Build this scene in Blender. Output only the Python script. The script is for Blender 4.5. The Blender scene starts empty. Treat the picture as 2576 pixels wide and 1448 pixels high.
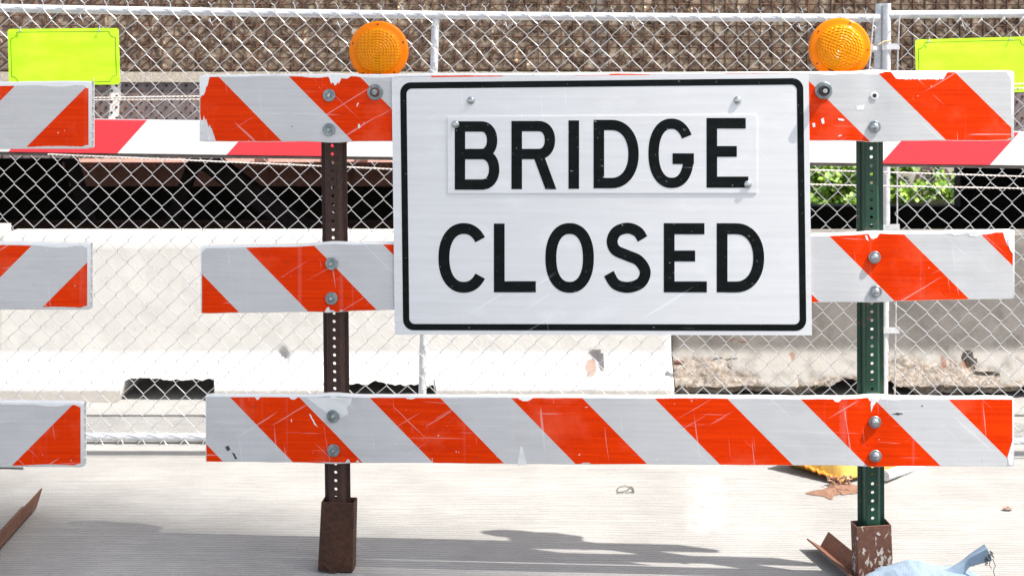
import bpy, bmesh, math, random
from mathutils import Vector, Matrix, noise
random.seed(7)
R = math.radians
sc = bpy.context.scene
COL = sc.collection

# ---------------------------------------------------------------- camera, sky, sun, exposure
F = 3578.0                       # focal length in units of a 2576 wide frame
HZ = 122.0                       # horizon row
EYE = 1.6
cam = bpy.data.cameras.new("camera"); camo = bpy.data.objects.new("camera", cam); COL.objects.link(camo)
cam.sensor_width = 36; cam.lens = 36 * F / 2576
camo.location = (0, 0, EYE); camo.rotation_euler = (R(90), 0, 0)
cam.shift_y = -(724 - HZ) / 2576
cam.clip_start = 0.05; cam.clip_end = 2000
cam.dof.use_dof = True; cam.dof.focus_distance = 4.3; cam.dof.aperture_fstop = 9
sc.camera = camo

SUN = Vector((0.615, -0.250, 1.0)).normalized()
world = bpy.data.worlds.new("World"); sc.world = world; world.use_nodes = True
wn = world.node_tree.nodes; wl = world.node_tree.links
bg = wn["Background"]; sky = wn.new("ShaderNodeTexSky"); sky.sky_type = 'NISHITA'; sky.sun_disc = False
sky.sun_elevation = math.asin(SUN.z); sky.sun_rotation = math.atan2(SUN.x, SUN.y)
sky.air_density = 1.0; sky.dust_density = 2.5; sky.ozone_density = 1.0
hs = wn.new("ShaderNodeHueSaturation"); hs.inputs['Saturation'].default_value = 0.68; wl.new(sky.outputs[0], hs.inputs['Color']); wl.new(hs.outputs[0], bg.inputs[0]); bg.inputs[1].default_value = 0.15
sun = bpy.data.lights.new("sun", 'SUN'); sun.energy = 5.0; sun.angle = R(0.53); sun.color = (1.0, 0.965, 0.915)
suno = bpy.data.objects.new("sun", sun); COL.objects.link(suno)
suno.rotation_euler = (-SUN).to_track_quat('-Z', 'Y').to_euler()
sc.view_settings.view_transform = 'Standard'; sc.view_settings.look = 'None'
sc.view_settings.exposure = 0.86; sc.view_settings.gamma = 1.0; sc.view_settings.use_curve_mapping = False
sc.render.engine = 'CYCLES'
sc.cycles.max_bounces = 8; sc.cycles.transparent_max_bounces = 12

def W(px, py, Y):
    return Vector(((px - 1288) / F * Y, Y, EYE - (py - HZ) / F * Y))

# ---------------------------------------------------------------- material helpers
def new_mat(name):
    m = bpy.data.materials.new(name); m.use_nodes = True
    nt = m.node_tree; b = nt.nodes["Principled BSDF"]
    return m, nt, b
class NT:
    def __init__(s, name):
        s.m, s.nt, s.b = new_mat(name)
    def n(s, t, **kw):
        x = s.nt.nodes.new(t)
        for k, v in kw.items(): setattr(x, k, v)
        return x
    def l(s, a, b): s.nt.links.new(a, b)
    def coord(s, kind='Object'):
        return s.n("ShaderNodeTexCoord").outputs[kind]
    def mapping(s, vec, scale=(1, 1, 1), rot=(0, 0, 0), loc=(0, 0, 0)):
        x = s.n("ShaderNodeMapping"); s.l(vec, x.inputs[0])
        x.inputs[1].default_value = loc; x.inputs[2].default_value = rot; x.inputs[3].default_value = scale
        return x.outputs[0]
    def noise(s, vec, scale=5, detail=4, rough=0.55, dist=0):
        x = s.n("ShaderNodeTexNoise"); s.l(vec, x.inputs['Vector'])
        x.inputs['Scale'].default_value = scale; x.inputs['Detail'].default_value = detail
        x.inputs['Roughness'].default_value = rough; x.inputs['Distortion'].default_value = dist
        return x.outputs[0]
    def voronoi(s, vec, scale=5, out=0, feature='F1'):
        x = s.n("ShaderNodeTexVoronoi"); x.feature = feature; s.l(vec, x.inputs['Vector']); x.inputs['Scale'].default_value = scale
        return x.outputs[out]
    def ramp(s, v, a, b, ca=0.0, cb=1.0):
        x = s.n("ShaderNodeMapRange"); s.l(v, x.inputs[0])
        x.inputs[1].default_value = a; x.inputs[2].default_value = b; x.inputs[3].default_value = ca; x.inputs[4].default_value = cb
        return x.outputs[0]
    def math(s, op, a, b=None, c=None):
        x = s.n("ShaderNodeMath", operation=op)
        for i, v in enumerate((a, b, c)):
            if v is None: continue
            if isinstance(v, (int, float)): x.inputs[i].default_value = v
            else: s.l(v, x.inputs[i])
        return x.outputs[0]
    def mix(s, fac, a, b, mode='MIX'):
        x = s.n("ShaderNodeMix", data_type='RGBA', blend_type=mode)
        for i, v in ((0, fac), (6, a), (7, b)):
            if isinstance(v, (int, float)): x.inputs[i].default_value = v
            elif isinstance(v, tuple): x.inputs[i].default_value = (*v, 1) if len(v) == 3 else v
            else: s.l(v, x.inputs[i])
        return x.outputs[2]
    def base(s, c):
        if isinstance(c, tuple): s.b.inputs['Base Color'].default_value = (*c, 1)
        else: s.l(c, s.b.inputs['Base Color'])
    def set(s, **kw):
        for k, v in kw.items():
            i = s.b.inputs[k.replace('_', ' ')]
            if isinstance(v, (int, float)): i.default_value = v
            else: s.l(v, i)
    def bump(s, h, dist=0.001, strength=1.0):
        x = s.n("ShaderNodeBump"); s.l(h, x.inputs['Height'])
        x.inputs['Distance'].default_value = dist; x.inputs['Strength'].default_value = strength
        s.l(x.outputs[0], s.b.inputs['Normal'])
    def attr(s, name):
        x = s.n("ShaderNodeAttribute"); x.attribute_name = name
        return x.outputs['Fac']

M = {}
def worldvec(s):
    return s.n("ShaderNodeNewGeometry").outputs['Position']

def mat_noisy(key, c1, c2, scale=20, rough=0.6, metal=0.0, bumpd=0.0005, bscale=80, lo=0.35, hi=0.65, stretch=(1, 1, 1)):
    s = NT(key); p = s.mapping(worldvec(s), stretch)
    n = s.ramp(s.noise(p, scale, 6), lo, hi)
    s.base(s.mix(n, c1, c2)); s.set(Roughness=rough, Metallic=metal)
    if bumpd: s.bump(s.noise(p, bscale, 5, 0.65), bumpd)
    M[key] = s.m; return s.m

# galvanised steel
s = NT('galvanised'); p = worldvec(s)
v = s.voronoi(p, 160, 1); n = s.noise(p, 25, 5)
sep = s.n("ShaderNodeSeparateColor"); s.l(v, sep.inputs[0])
k = s.math('ADD', s.math('MULTIPLY', sep.outputs[0], 0.3), s.math('MULTIPLY', n, 0.9))
s.base(s.mix(s.ramp(k, 0.35, 0.8), (0.50, 0.52, 0.54), (0.68, 0.69, 0.70)))
s.set(Roughness=0.42, Metallic=0.25); s.bump(n, 0.0004); M['galv'] = s.m
s = NT('wire_zinc'); p = worldvec(s); n = s.noise(p, 30, 3)
s.base(s.mix(n, (0.40, 0.41, 0.42), (0.68, 0.68, 0.68))); s.set(Roughness=0.36, Metallic=0.35); M['wire'] = s.m
s = NT('bolt_steel'); p = worldvec(s); n = s.noise(p, 60, 4)
s.base(s.mix(s.ramp(n, .4, .7), (0.20, 0.24, 0.25), (0.38, 0.44, 0.45))); s.set(Roughness=0.4, Metallic=0.7); M['bolt'] = s.m
s = NT('zinc_dome'); p = worldvec(s); n = s.noise(p, 60, 4)
s.base(s.mix(s.ramp(n, .4, .7), (0.38, 0.40, 0.40), (0.7, 0.72, 0.72))); s.set(Roughness=0.28, Metallic=0.85); M['dome'] = s.m
mat_noisy('black_rubber', (0.012, 0.014, 0.013), (0.03, 0.03, 0.03), 60, 0.5)

def rust_mat(key, c1, c2, c3, chips=None, chipscale=60, stretch=(1, 1, 1)):
    s = NT(key); p = worldvec(s)
    n1 = s.ramp(s.noise(s.mapping(p, stretch), 14, 7, 0.6), 0.35, 0.65); n2 = s.ramp(s.noise(p, 70, 5, 0.7), 0.45, 0.7)
    c = s.mix(n2, s.mix(n1, c1, c2), c3)
    if chips:
        q = s.mapping(p, (1, 1, 0.55), (0.3, 0.5, 0.4))
        m1 = s.noise(q, chipscale, 3, 0.6, 0.6); m2 = s.noise(p, 7, 2)
        ch = s.ramp(s.math('ADD', m1, s.math('MULTIPLY', m2, 0.45)), 0.79, 0.83)
        c = s.mix(ch, c, chips)
    s.base(c); s.set(Roughness=0.82, Metallic=0.0); s.bump(s.noise(p, 130, 6, 0.7), 0.0008); M[key] = s.m
rust_mat('rust_dark', (0.032, 0.0125, 0.007), (0.058, 0.022, 0.011), (0.10, 0.036, 0.014), stretch=(1, 1, .3))
rust_mat('rust_post', (0.030, 0.0155, 0.012), (0.052, 0.025, 0.017), (0.07, 0.03, 0.018), stretch=(2, 2, .2))
rust_mat('rust_brown', (0.10, 0.042, 0.025), (0.15, 0.062, 0.036), (0.19, 0.078, 0.040))
rust_mat('rust_chipped', (0.085, 0.034, 0.022), (0.13, 0.052, 0.032), (0.15, 0.06, 0.035), chips=(0.45, 0.41, 0.36), chipscale=75)
rust_mat('grid_rust', (0.062, 0.040, 0.033), (0.09, 0.055, 0.042), (0.24, 0.10, 0.04), stretch=(3, 1, .25))
rust_mat('beam_pink', (0.34, 0.15, 0.11), (0.48, 0.24, 0.19), (0.55, 0.30, 0.24))
rust_mat('steel_dark', (0.012, 0.009, 0.008), (0.022, 0.015, 0.013), (0.03, 0.018, 0.014))

# green painted U channel with rust blooms
s = NT('green_post'); p = worldvec(s)
n = s.noise(s.mapping(p, (6, 6, 1)), 8, 5); b2 = s.noise(p, 55, 5, 0.65); b3 = s.noise(p, 4.5, 2)
rb = s.ramp(s.math('ADD', b2, s.math('MULTIPLY', b3, .5)), 0.86, 0.94)
s.base(s.mix(rb, s.mix(n, (0.006, 0.036, 0.020), (0.011, 0.062, 0.034)), (0.13, 0.07, 0.035)))
s.set(Roughness=0.38); s.bump(b2, 0.0004); M['green'] = s.m
s = NT('hole_edge'); s.base((0.11, 0.06, 0.035)); s.set(Roughness=0.8); M['hole_rim'] = s.m

# white plastic of the boards
s = NT('board_plastic'); p = worldvec(s)
d = s.ramp(s.noise(s.mapping(p, (1, 1, 4)), 9, 6, 0.65), 0.52, 0.75); st = s.ramp(s.noise(p, 45, 5, .7), 0.62, 0.74)
s.base(s.mix(s.math('MULTIPLY', st, 0.6), s.mix(s.math('MULTIPLY', d, 0.5), (0.80, 0.80, 0.77), (0.55, 0.53, 0.48)), (0.32, 0.24, 0.15)))
s.set(Roughness=0.42); s.bump(s.noise(p, 60, 4), 0.0006); M['plastic'] = s.m

def scratches(s, uv, seed, thr=0.735, scale=9):
    """thin light scuffs at several angles, from stretched noise"""
    out = None
    for i, (ang, st) in enumerate(((0.02, 26), (1.45, 22), (0.75, 30), (-0.55, 30))):
        q = s.mapping(s.mapping(uv, (1, 1, 1), (0, 0, ang)), (1, st, 1), (0, 0, 0), (seed * 3.1 + i, i * 1.7, 0))
        # mapping rotates first on scale axes: rotate through a second node
        v = s.ramp(s.noise(q, scale * (0.32 if i < 2 else 0.25), 3, 0.5, 0.15), thr - 0.025, thr + 0.01)
        out = v if out is None else s.math('MAXIMUM', out, v)
    return out

def sheeting(key, u0, period, sign, seed=0.0, red=(0.86, 0.040, 0.0), white=(0.60, 0.592, 0.578)):
    s = NT(key); uvn = s.coord('UV')
    sx = s.n("ShaderNodeSeparateXYZ"); s.l(uvn, sx.inputs[0])
    c = s.math('ADD', sx.outputs[0], s.math('MULTIPLY', sx.outputs[1], float(sign)))
    edge = s.math('MULTIPLY', s.math('SUBTRACT', s.noise(uvn, 700, 1), 0.5), 0.003)
    f = s.math('FRACT', s.math('DIVIDE', s.math('SUBTRACT', s.math('ADD', c, edge), u0 - 1000 * period), period))
    isred = s.math('LESS_THAN', f, 0.5)
    band = s.noise(s.mapping(uvn, (1.2, 38, 1), (0, 0, 0), (seed, seed, 0)), 3.0, 5, 0.6)
    blot = s.noise(s.mapping(uvn, (1, 1, 1), (0, 0, 0), (seed * 2, 0, 0)), 5, 5, 0.6)
    wb = s.mix(s.ramp(band, 0.3, 0.7), (white[0] * .93, white[1] * .93, white[2] * .94), (white[0] * 1.06, white[1] * 1.06, white[2] * 1.05))
    rb = s.mix(s.ramp(band, 0.3, 0.7), (red[0] * .84, red[1] * .72, red[2]), (red[0] * 1.06, red[1] * 1.3, red[2] * 1.6))
    rb = s.mix(s.ramp(blot, 0.52, 0.70, 0, .6), rb, (0.92, 0.13, 0.06))
    col = s.mix(isred, wb, rb)
    # cell pattern of the reflective sheet
    cell = s.voronoi(s.mapping(uvn, (1, 1.15, 1)), 330, 0, 'DISTANCE_TO_EDGE')
    col = s.mix(s.ramp(cell, 0.0, 0.14, 0.13, 0.0), col, s.mix(isred, (0.75, 0.75, 0.75), (0.5, 0.03, 0.002)))
    sc_ = scratches(s, uvn, seed, .70)
    col = s.mix(s.math('MULTIPLY', sc_, 0.27), col, (0.86, 0.84, 0.82))
    vert = s.ramp(s.noise(s.mapping(uvn, (26, .5, 1), (0, 0, 0), (seed * 5, 0, 0)), 1.2, 3, .5), .62, .80, 0, .12)
    col = s.mix(vert, col, (0.92, 0.75, 0.70))
    smug = s.ramp(s.noise(s.mapping(uvn, (1, 2.2, 1), (0, 0, 0), (seed * 4, 1, 0)), 4.5, 6, 0.68), 0.50, 0.72, 0, .32)
    col = s.mix(smug, col, s.mix(isred, (0.40, 0.39, 0.36), (0.52, 0.02, 0.0)))
    chip = s.ramp(s.noise(s.mapping(uvn, (1, 1, 1), (0, 0, 0), (seed, 7, 0)), 36, 4, 0.62, 0.4), 0.70, 0.71)
    col = s.mix(s.math('MULTIPLY', chip, .9), col, (0.80, 0.78, 0.75))
    dirt = s.ramp(s.noise(s.mapping(uvn, (1, 1, 1), (0, 0, 0), (seed, 3, 0)), 28, 5, 0.7, 1.0), 0.70, 0.74)
    col = s.mix(s.math('MULTIPLY', dirt, .6), col, (0.20, 0.15, 0.10))
    s.base(col); s.set(Roughness=s.ramp(band, .3, .7, .32, .5)); s.l(s.math('SUBTRACT', 0.30, s.math('MULTIPLY', isred, 0.22)), s.b.inputs['Specular IOR Level'])
    s.bump(s.noise(uvn, 22, 3), 0.0008, .5)
    return s.m

# ---------------------------------------------------------------- mesh helpers
class MB:
    def __init__(s): s.v = []; s.f = []; s.uv = {}; s.mi = []; s.att = None
    def add(s, vs, fs):
        o = len(s.v); s.v += [Vector(x) for x in vs]; s.f += [tuple(i + o for i in f) for f in fs]; return o
    def box(s, a, b):
        x0, y0, z0 = a; x1, y1, z1 = b
        s.add([(x0, y0, z0), (x1, y0, z0), (x1, y1, z0), (x0, y1, z0), (x0, y0, z1), (x1, y0, z1), (x1, y1, z1), (x0, y1, z1)],
              [(0, 3, 2, 1), (4, 5, 6, 7), (0, 1, 5, 4), (1, 2, 6, 5), (2, 3, 7, 6), (3, 0, 4, 7)])
        return s
    def bar(s, p, q, w, h, up=Vector((0, 0, 1))):
        """box of width w and height h running from p to q"""
        p = Vector(p); q = Vector(q); d = (q - p).normalized(); a = d.cross(up)
        if a.length < 1e-5: a = d.cross(Vector((1, 0, 0)))
        a.normalize(); b = a.cross(d).normalized()
        vs = []
        for c in (p, q):
            for i, j in ((-1, -1), (1, -1), (1, 1), (-1, 1)): vs.append(c + a * (w / 2 * i) + b * (h / 2 * j))
        s.add(vs, [(0, 1, 2, 3), (7, 6, 5, 4), (0, 4, 5, 1), (1, 5, 6, 2), (2, 6, 7, 3), (3, 7, 4, 0)])
        return s
    def tube(s, pts, r, n=6, cap=True, rs=None):
        pts = [Vector(p) for p in pts]; k = len(pts); ref = None; rings = []
        for i, p in enumerate(pts):
            t = (pts[min(i + 1, k - 1)] - pts[max(i - 1, 0)]).normalized()
            if ref is None:
                ref = t.cross(Vector((0, 1, 0)))
                if ref.length < 0.1: ref = t.cross(Vector((0, 0, 1)))
            a = (ref - t * ref.dot(t)).normalized(); ref = a; b = t.cross(a)
            rr = rs[i] if rs else r
            rings.append([p + a * (rr * math.cos(2 * math.pi * j / n)) + b * (rr * math.sin(2 * math.pi * j / n)) for j in range(n)])
        fs = []
        for i in range(k - 1):
            for j in range(n):
                fs.append((i * n + j, i * n + (j + 1) % n, (i + 1) * n + (j + 1) % n, (i + 1) * n + j))
        if cap: fs += [tuple(range(n))[::-1], tuple((k - 1) * n + j for j in range(n))]
        s.add([v for r_ in rings for v in r_], fs); return s
    def lathe(s, prof, center, axis=(0, -1, 0), n=32, closed=True):
        """prof: (radius, height along axis)"""
        ax = Vector(axis).normalized(); a = ax.cross(Vector((0, 0, 1)))
        if a.length < 0.1: a = ax.cross(Vector((1, 0, 0)))
        a.normalize(); b = ax.cross(a); c = Vector(center); vs = []; fs = []
        for r, h in prof:
            for j in range(n):
                t = 2 * math.pi * j / n
                vs.append(c + ax * h + a * (r * math.cos(t)) + b * (r * math.sin(t)))
        for i in range(len(prof) - 1):
            for j in range(n): fs.append((i * n + j, (i + 1) * n + j, (i + 1) * n + (j + 1) % n, i * n + (j + 1) % n))
        if closed:
            fs.append(tuple(range(n))[::-1]) ; fs.append(tuple((len(prof) - 1) * n + j for j in range(n)))
        s.add(vs, fs); return s
    def build(s, name, mat, parent=None, smooth=False, uvf=None, bevel=0, attrs=None, auto=None):
        if not s.v: return None
        lo = Vector(map(min, zip(*s.v))); hi = Vector(map(max, zip(*s.v))); c = (lo + hi) / 2
        me = bpy.data.meshes.new(name)
        me.from_pydata([tuple(v - c) for v in s.v], [], s.f)
        if uvf:
            ul = me.uv_layers.new(name="UVMap")
            for lp in me.loops: ul.data[lp.index].uv = uvf(s.v[lp.vertex_index])
        if attrs:
            for an, vals in attrs.items():
                at = me.attributes.new(an, 'FLOAT', 'POINT'); at.data.foreach_set('value', vals)
        me.materials.append(mat)
        if smooth: me.polygons.foreach_set('use_smooth', [True] * len(me.polygons))
        if auto is not None: me.set_sharp_from_angle(angle=R(auto))
        o = bpy.data.objects.new(name, me); COL.objects.link(o)
        place(o, c, parent)
        if bevel:
            b = o.modifiers.new("bevel", 'BEVEL'); b.width = bevel; b.segments = 2; b.limit_method = 'ANGLE'
        return o
WL = {}
def place(o, c, parent):
    WL[o.name] = Vector(c)
    if parent is not None:
        o.parent = parent; o.location = Vector(c) - WL[parent.name]
    else: o.location = c
def share(src, c, parent, name=None):
    o = bpy.data.objects.new(name or src.name.split('.')[0], src.data); COL.objects.link(o)
    for md in src.modifiers:
        if md.type == 'BEVEL':
            b = o.modifiers.new("bevel", 'BEVEL'); b.width = md.width; b.segments = md.segments; b.limit_method = 'ANGLE'
    o.rotation_euler = src.rotation_euler
    place(o, c, parent); return o
def thing(name, label, cat, loc, group=None):
    o = bpy.data.objects.new(name, None); COL.objects.link(o); place(o, Vector(loc), None)
    o.empty_display_size = 0.1
    return tag(o, label, cat, group)
def tag(o, label, cat, group=None):
    o['label'] = label; o['category'] = cat
    if group: o['group'] = group
    return o
def struct(o, label=None, cat=None):
    o['kind'] = 'structure'
    if label: o['label'] = label
    if cat: o['category'] = cat
    return o
def stuff(o, label=None, cat=None):
    o['kind'] = 'stuff'
    if label: o['label'] = label
    if cat: o['category'] = cat
    return o
def fbm(p, o=4): return noise.fractal(Vector(p), 0.6, 2.0, o, noise_basis='PERLIN_ORIGINAL')

# ================================================================= SETTING
# concrete road
s = NT('road_concrete'); p = worldvec(s)
sep = s.n("ShaderNodeSeparateXYZ"); s.l(p, sep.inputs[0])
wob = s.math('MULTIPLY', s.noise(s.mapping(p, (0.8, 1, 1)), 1.6, 3), 0.075)
wv = s.math('SINE', s.math('MULTIPLY', s.math('ADD', sep.outputs[1], wob), 2 * math.pi / 0.0165))
brk = s.noise(s.mapping(p, (3, 30, 1)), 4, 4, 0.6)
gam = s.noise(s.mapping(p, (1.0, 60.6, 1)), 1.0, 2, .5)
groove = s.ramp(s.math('ADD', s.math('MULTIPLY', wv, s.ramp(gam, .3, .7, .15, .75)), s.math('MULTIPLY', brk, 1.15)), 0.62, 1.05)
fine = s.noise(p, 260, 4, 0.7); med = s.noise(p, 3, 6, 0.6); big = s.noise(p, 0.7, 3)
cA = s.mix(s.ramp(med, 0.3, 0.7), (0.262, 0.255, 0.240), (0.372, 0.364, 0.345))
cA = s.mix(s.ramp(big, 0.35, 0.65, 0, .4), cA, (0.31, 0.292, 0.265))
cA = s.mix(s.math('MULTIPLY', groove, 0.36), cA, (0.12, 0.115, 0.105))
pit = s.ramp(s.noise(s.mapping(p, (0.6, 2.2, 1)), 90, 3, 0.6), 0.66, 0.74)
cA = s.mix(s.math('MULTIPLY', pit, 0.6), cA, (0.08, 0.07, 0.06))
cA = s.mix(s.ramp(fine, 0.56, 0.70, 0, 0.6), cA, (0.56, 0.53, 0.48))
grit = s.ramp(s.noise(s.mapping(p, (1, 1.8, 1)), 150, 3, 0.65), 0.44, 0.34, 0, .55)
cA = s.mix(grit, cA, (0.14, 0.13, 0.115))
stn = s.ramp(s.noise(s.mapping(p, (0.35, 2.6, 1), (0, 0, 0), (3, 1, 0)), 9, 5, 0.7), 0.68, 0.76)
cA = s.mix(s.math('MULTIPLY', stn, 0.5), cA, (0.26, 0.17, 0.11))
# worn paint mark
def boxmask(s, v, a, b, soft):
    return s.math('MULTIPLY', s.ramp(v, a - soft, a + soft), s.ramp(v, b + soft, b - soft))
slx = s.math('SUBTRACT', sep.outputs[0], s.math('MULTIPLY', s.math('SUBTRACT', sep.outputs[1], 4.75), 0.12))
pm = s.math('MULTIPLY', boxmask(s, slx, 0.60, 0.71, 0.03), boxmask(s, sep.outputs[1], 4.70, 5.32, 0.03))
pm = s.math('MULTIPLY', pm, s.ramp(s.noise(s.mapping(p, (1, .5, 1)), 22, 5, .75), 0.38, 0.72, 0.0, .6))
cA = s.mix(pm, cA, (0.60, 0.59, 0.56))
s.base(cA); s.set(Roughness=0.92)
h = s.math('ADD', s.math('MULTIPLY', groove, -1.0), s.math('MULTIPLY', fine, 0.5))
s.bump(h, 0.0022); M['road'] = s.m
J = 6.20
mb = MB(); mb.box((-60, -80, -3.4), (60, J - 0.006, 0)); road = struct(mb.build('road', M['road']))
road['label'] = 'grooved pale concrete road slab under the barricades'
mb = MB(); mb.box((-60, J + 0.006, -3.4), (60, 8.2, 0.0)); b = struct(mb.build('pavement', M['road'])); b['label'] = 'concrete slab beyond the transverse joint'
mat_noisy('joint_fill', (0.20, 0.18, 0.15), (0.32, 0.28, 0.23), 20, 0.9)
mb = MB(); mb.box((-60, J - 0.0058, -0.5), (60, J + 0.0058, -0.002)); b = struct(mb.build('road_joint', M['joint_fill'], road)); 
mat_noisy('earth', (0.08, 0.07, 0.05), (0.14, 0.12, 0.08), 0.5, 0.95)
mb = MB(); mb.add([(-900, -900, -3.42), (900, -900, -3.42), (900, 900, -3.42), (-900, 900, -3.42)], [(0, 1, 2, 3)])
struct(mb.build('ground', M['earth']))

# ---------------------------------------------------------------- unseen slender tower, added far right of the viewer to shade the left half
mat_noisy('building_brick', (0.20, 0.10, 0.07), (0.28, 0.15, 0.11), 3, 0.9)
mat_noisy('window_glass', (0.03, 0.04, 0.05), (0.05, 0.06, 0.07), 1, 0.08)
mat_noisy('window_stone', (0.42, 0.40, 0.36), (0.5, 0.47, 0.42), 3, 0.9)
KT = 60
dd = Vector((SUN.x, SUN.y, 0)).normalized(); dn = Vector((dd.y, -dd.x, 0))
E0 = Vector((-1.035 + SUN.x / SUN.z * KT, 4.86 + SUN.y / SUN.z * KT, 0))
bt = thing('shade_tower', 'unseen slender brick tower added to the right of the viewer to shade the left barricade', 'tower', E0)
mb = MB(); H = 74; TW = 3.8
c = [E0, E0 + dn * TW, E0 + dn * TW + dd * 4, E0 + dd * 4]
mb.add([tuple(x) for x in c] + [(x.x, x.y, H) for x in c], [(0, 1, 5, 4), (1, 2, 6, 5), (2, 3, 7, 6), (3, 0, 4, 7), (4, 5, 6, 7), (3, 2, 1, 0)])
mb.build('wall', M['building_brick'], bt)
w0 = None
for fl in range(18):
    q = E0 + dn * (TW / 2) + Vector((0, 0, 1.5 + 3.9 * fl))
    if w0 is None:
        fr = MB(); fr.bar(q - dn * 0.75, q + dn * 0.75, 0.18, 0.14); fr.bar(q - dn * 0.75 + Vector((0, 0, 2)), q + dn * 0.75 + Vector((0, 0, 2)), 0.18, 0.14)
        for e in (-.68, 0, .68): fr.bar(q + dn * e + Vector((0, 0, .07)), q + dn * e + Vector((0, 0, 1.93)), .1, .07, up=dn)
        w0 = fr.build('window', M['window_stone'], bt); base = WL[w0.name] - q
        gl = MB(); gl.bar(q - dn * .7 + Vector((0, 0, 1)), q + dn * .7 + Vector((0, 0, 1)), .03, 1.8); g0 = gl.build('pane', M['window_glass'], w0); gb = WL[g0.name] - q
    else:
        w = share(w0, q + base, bt, 'window'); share(g0, q + gb, w, 'pane')

# ---------------------------------------------------------------- raised bridge leaf
YD = 10.0
sD = YD / F
def D(px, py, off=0.0): p = W(px, py, YD); p.y -= off; return p
leaf = thing('raised_bridge_deck', 'raised drawbridge deck standing upright behind the fence, rusty steel grid over stony concrete', 'bridge deck', (0, YD, 0.8))
s = NT('aggregate'); p = worldvec(s)
v1 = s.voronoi(p, 30, 1); sepc = s.n("ShaderNodeSeparateColor"); s.l(v1, sepc.inputs[0])
n1 = s.noise(p, 17, 6, 0.68); n2 = s.noise(p, 3, 4)
c = s.mix(s.ramp(sepc.outputs[0], 0.1, 0.9), (0.46, 0.345, 0.235), (0.98, 0.78, 0.54))
c = s.mix(s.ramp(n1, 0.40, 0.50), (0.15, 0.098, 0.065), c)
c = s.mix(s.ramp(s.noise(s.mapping(p, (2.5, 1, .8)), 3.0, 5, 0.65), 0.56, 0.70, 0, .65), c, (0.42, 0.17, 0.055))
sx = s.n("ShaderNodeSeparateXYZ"); s.l(p, sx.inputs[0])
c = s.mix(s.math('MULTIPLY', boxmask(s, sx.outputs[0], 0.56, 0.665, 0.015), s.ramp(n1, .42, .55, .1, .75)), c, (0.74, 0.70, 0.62))
c = s.mix(s.ramp(sx.outputs[0], -2.2, -3.6, 0, .35), c, (0.62, 0.45, 0.38))
s.base(c); s.set(Roughness=0.95); s.bump(s.math('ADD', s.voronoi(p, 75, 0), n1), 0.006); M['aggregate'] = s.m
s = NT('curb_concrete'); p = worldvec(s); n = s.noise(p, 70, 6, .7)
c = s.mix(s.ramp(n, .35, .65), (0.30, 0.25, 0.19), (0.62, 0.55, 0.45)); c = s.mix(s.ramp(s.noise(s.mapping(p, (3, 1, .5)), 3, 4), .55, .7, 0, .6), c, (0.45, 0.26, 0.12))
s.base(c); s.set(Roughness=.95); s.bump(n, .004); M['curb'] = s.m
s = NT('tread_plate'); p = worldvec(s); n = s.noise(s.mapping(p, (5, 1, .5)), 4, 6, .65); n3 = s.noise(p, 60, 4, .6)
c = s.mix(s.ramp(n, .3, .7), (0.13, 0.10, 0.095), (0.24, 0.195, 0.185)); c = s.mix(s.ramp(n3, .45, .7, 0, .4), c, (0.20, 0.12, 0.09))
sx = s.n("ShaderNodeSeparateXYZ"); s.l(p, sx.inputs[0])
xx = s.math('ADD', sx.outputs[0], s.math('MULTIPLY', sx.outputs[2], -0.10))
nn = s.noise(s.mapping(p, (1, 1, .35)), 34, 4, .6)
pm = s.math('MULTIPLY', boxmask(s, xx, -2.965, -2.865, 0.025), 1.0)
pm = s.ramp(s.math('ADD', pm, s.math('MULTIPLY', nn, 1.2)), 1.38, 1.46)
c = s.mix(pm, c, (0.80, 0.76, 0.68))
s.base(c); s.set(Roughness=.75, Metallic=.0); s.bump(n3, .001); M['tread'] = s.m
s = NT('tread_stud'); p = worldvec(s); s.base(s.mix(s.ramp(s.noise(p, 4, 4), .45, .6), (0.035, 0.025, 0.022), (0.16, 0.05, 0.02))); s.set(Roughness=.8); M['stud'] = s.m
XL, XR = -4.6, 4.6
def rowz(py): return EYE - (py - HZ) * sD
zgrid0 = rowz(176); zcurb0 = rowz(208); zplate0 = rowz(398)
# slab: rough front face
mb = MB(); nx, nz = 460, 90; z1 = zgrid0 + 0.95
for j in range(nz + 1):
    for i in range(nx + 1):
        x = XL + (XR - XL) * i / nx; z = zgrid0 + (z1 - zgrid0) * j / nz
        mb.v.append(Vector((x, YD + 0.014 + 0.009 * fbm((x * 14, z * 14, 3), 4), z)))
for j in range(nz):
    for i in range(nx):
        a = j * (nx + 1) + i; mb.f.append((a, a + 1, a + nx + 2, a + nx + 1))
mb.build('concrete_infill', M['aggregate'], leaf, smooth=True)
mb = MB(); mb.box((XL, YD + 0.06, zplate0), (XR, YD + 0.30, 8.0)); mb.box((XL, YD + 0.012, z1 + .001), (XR, YD + 0.06, 8.0)); mb.build('deck_slab', M['aggregate'], leaf)
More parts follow.
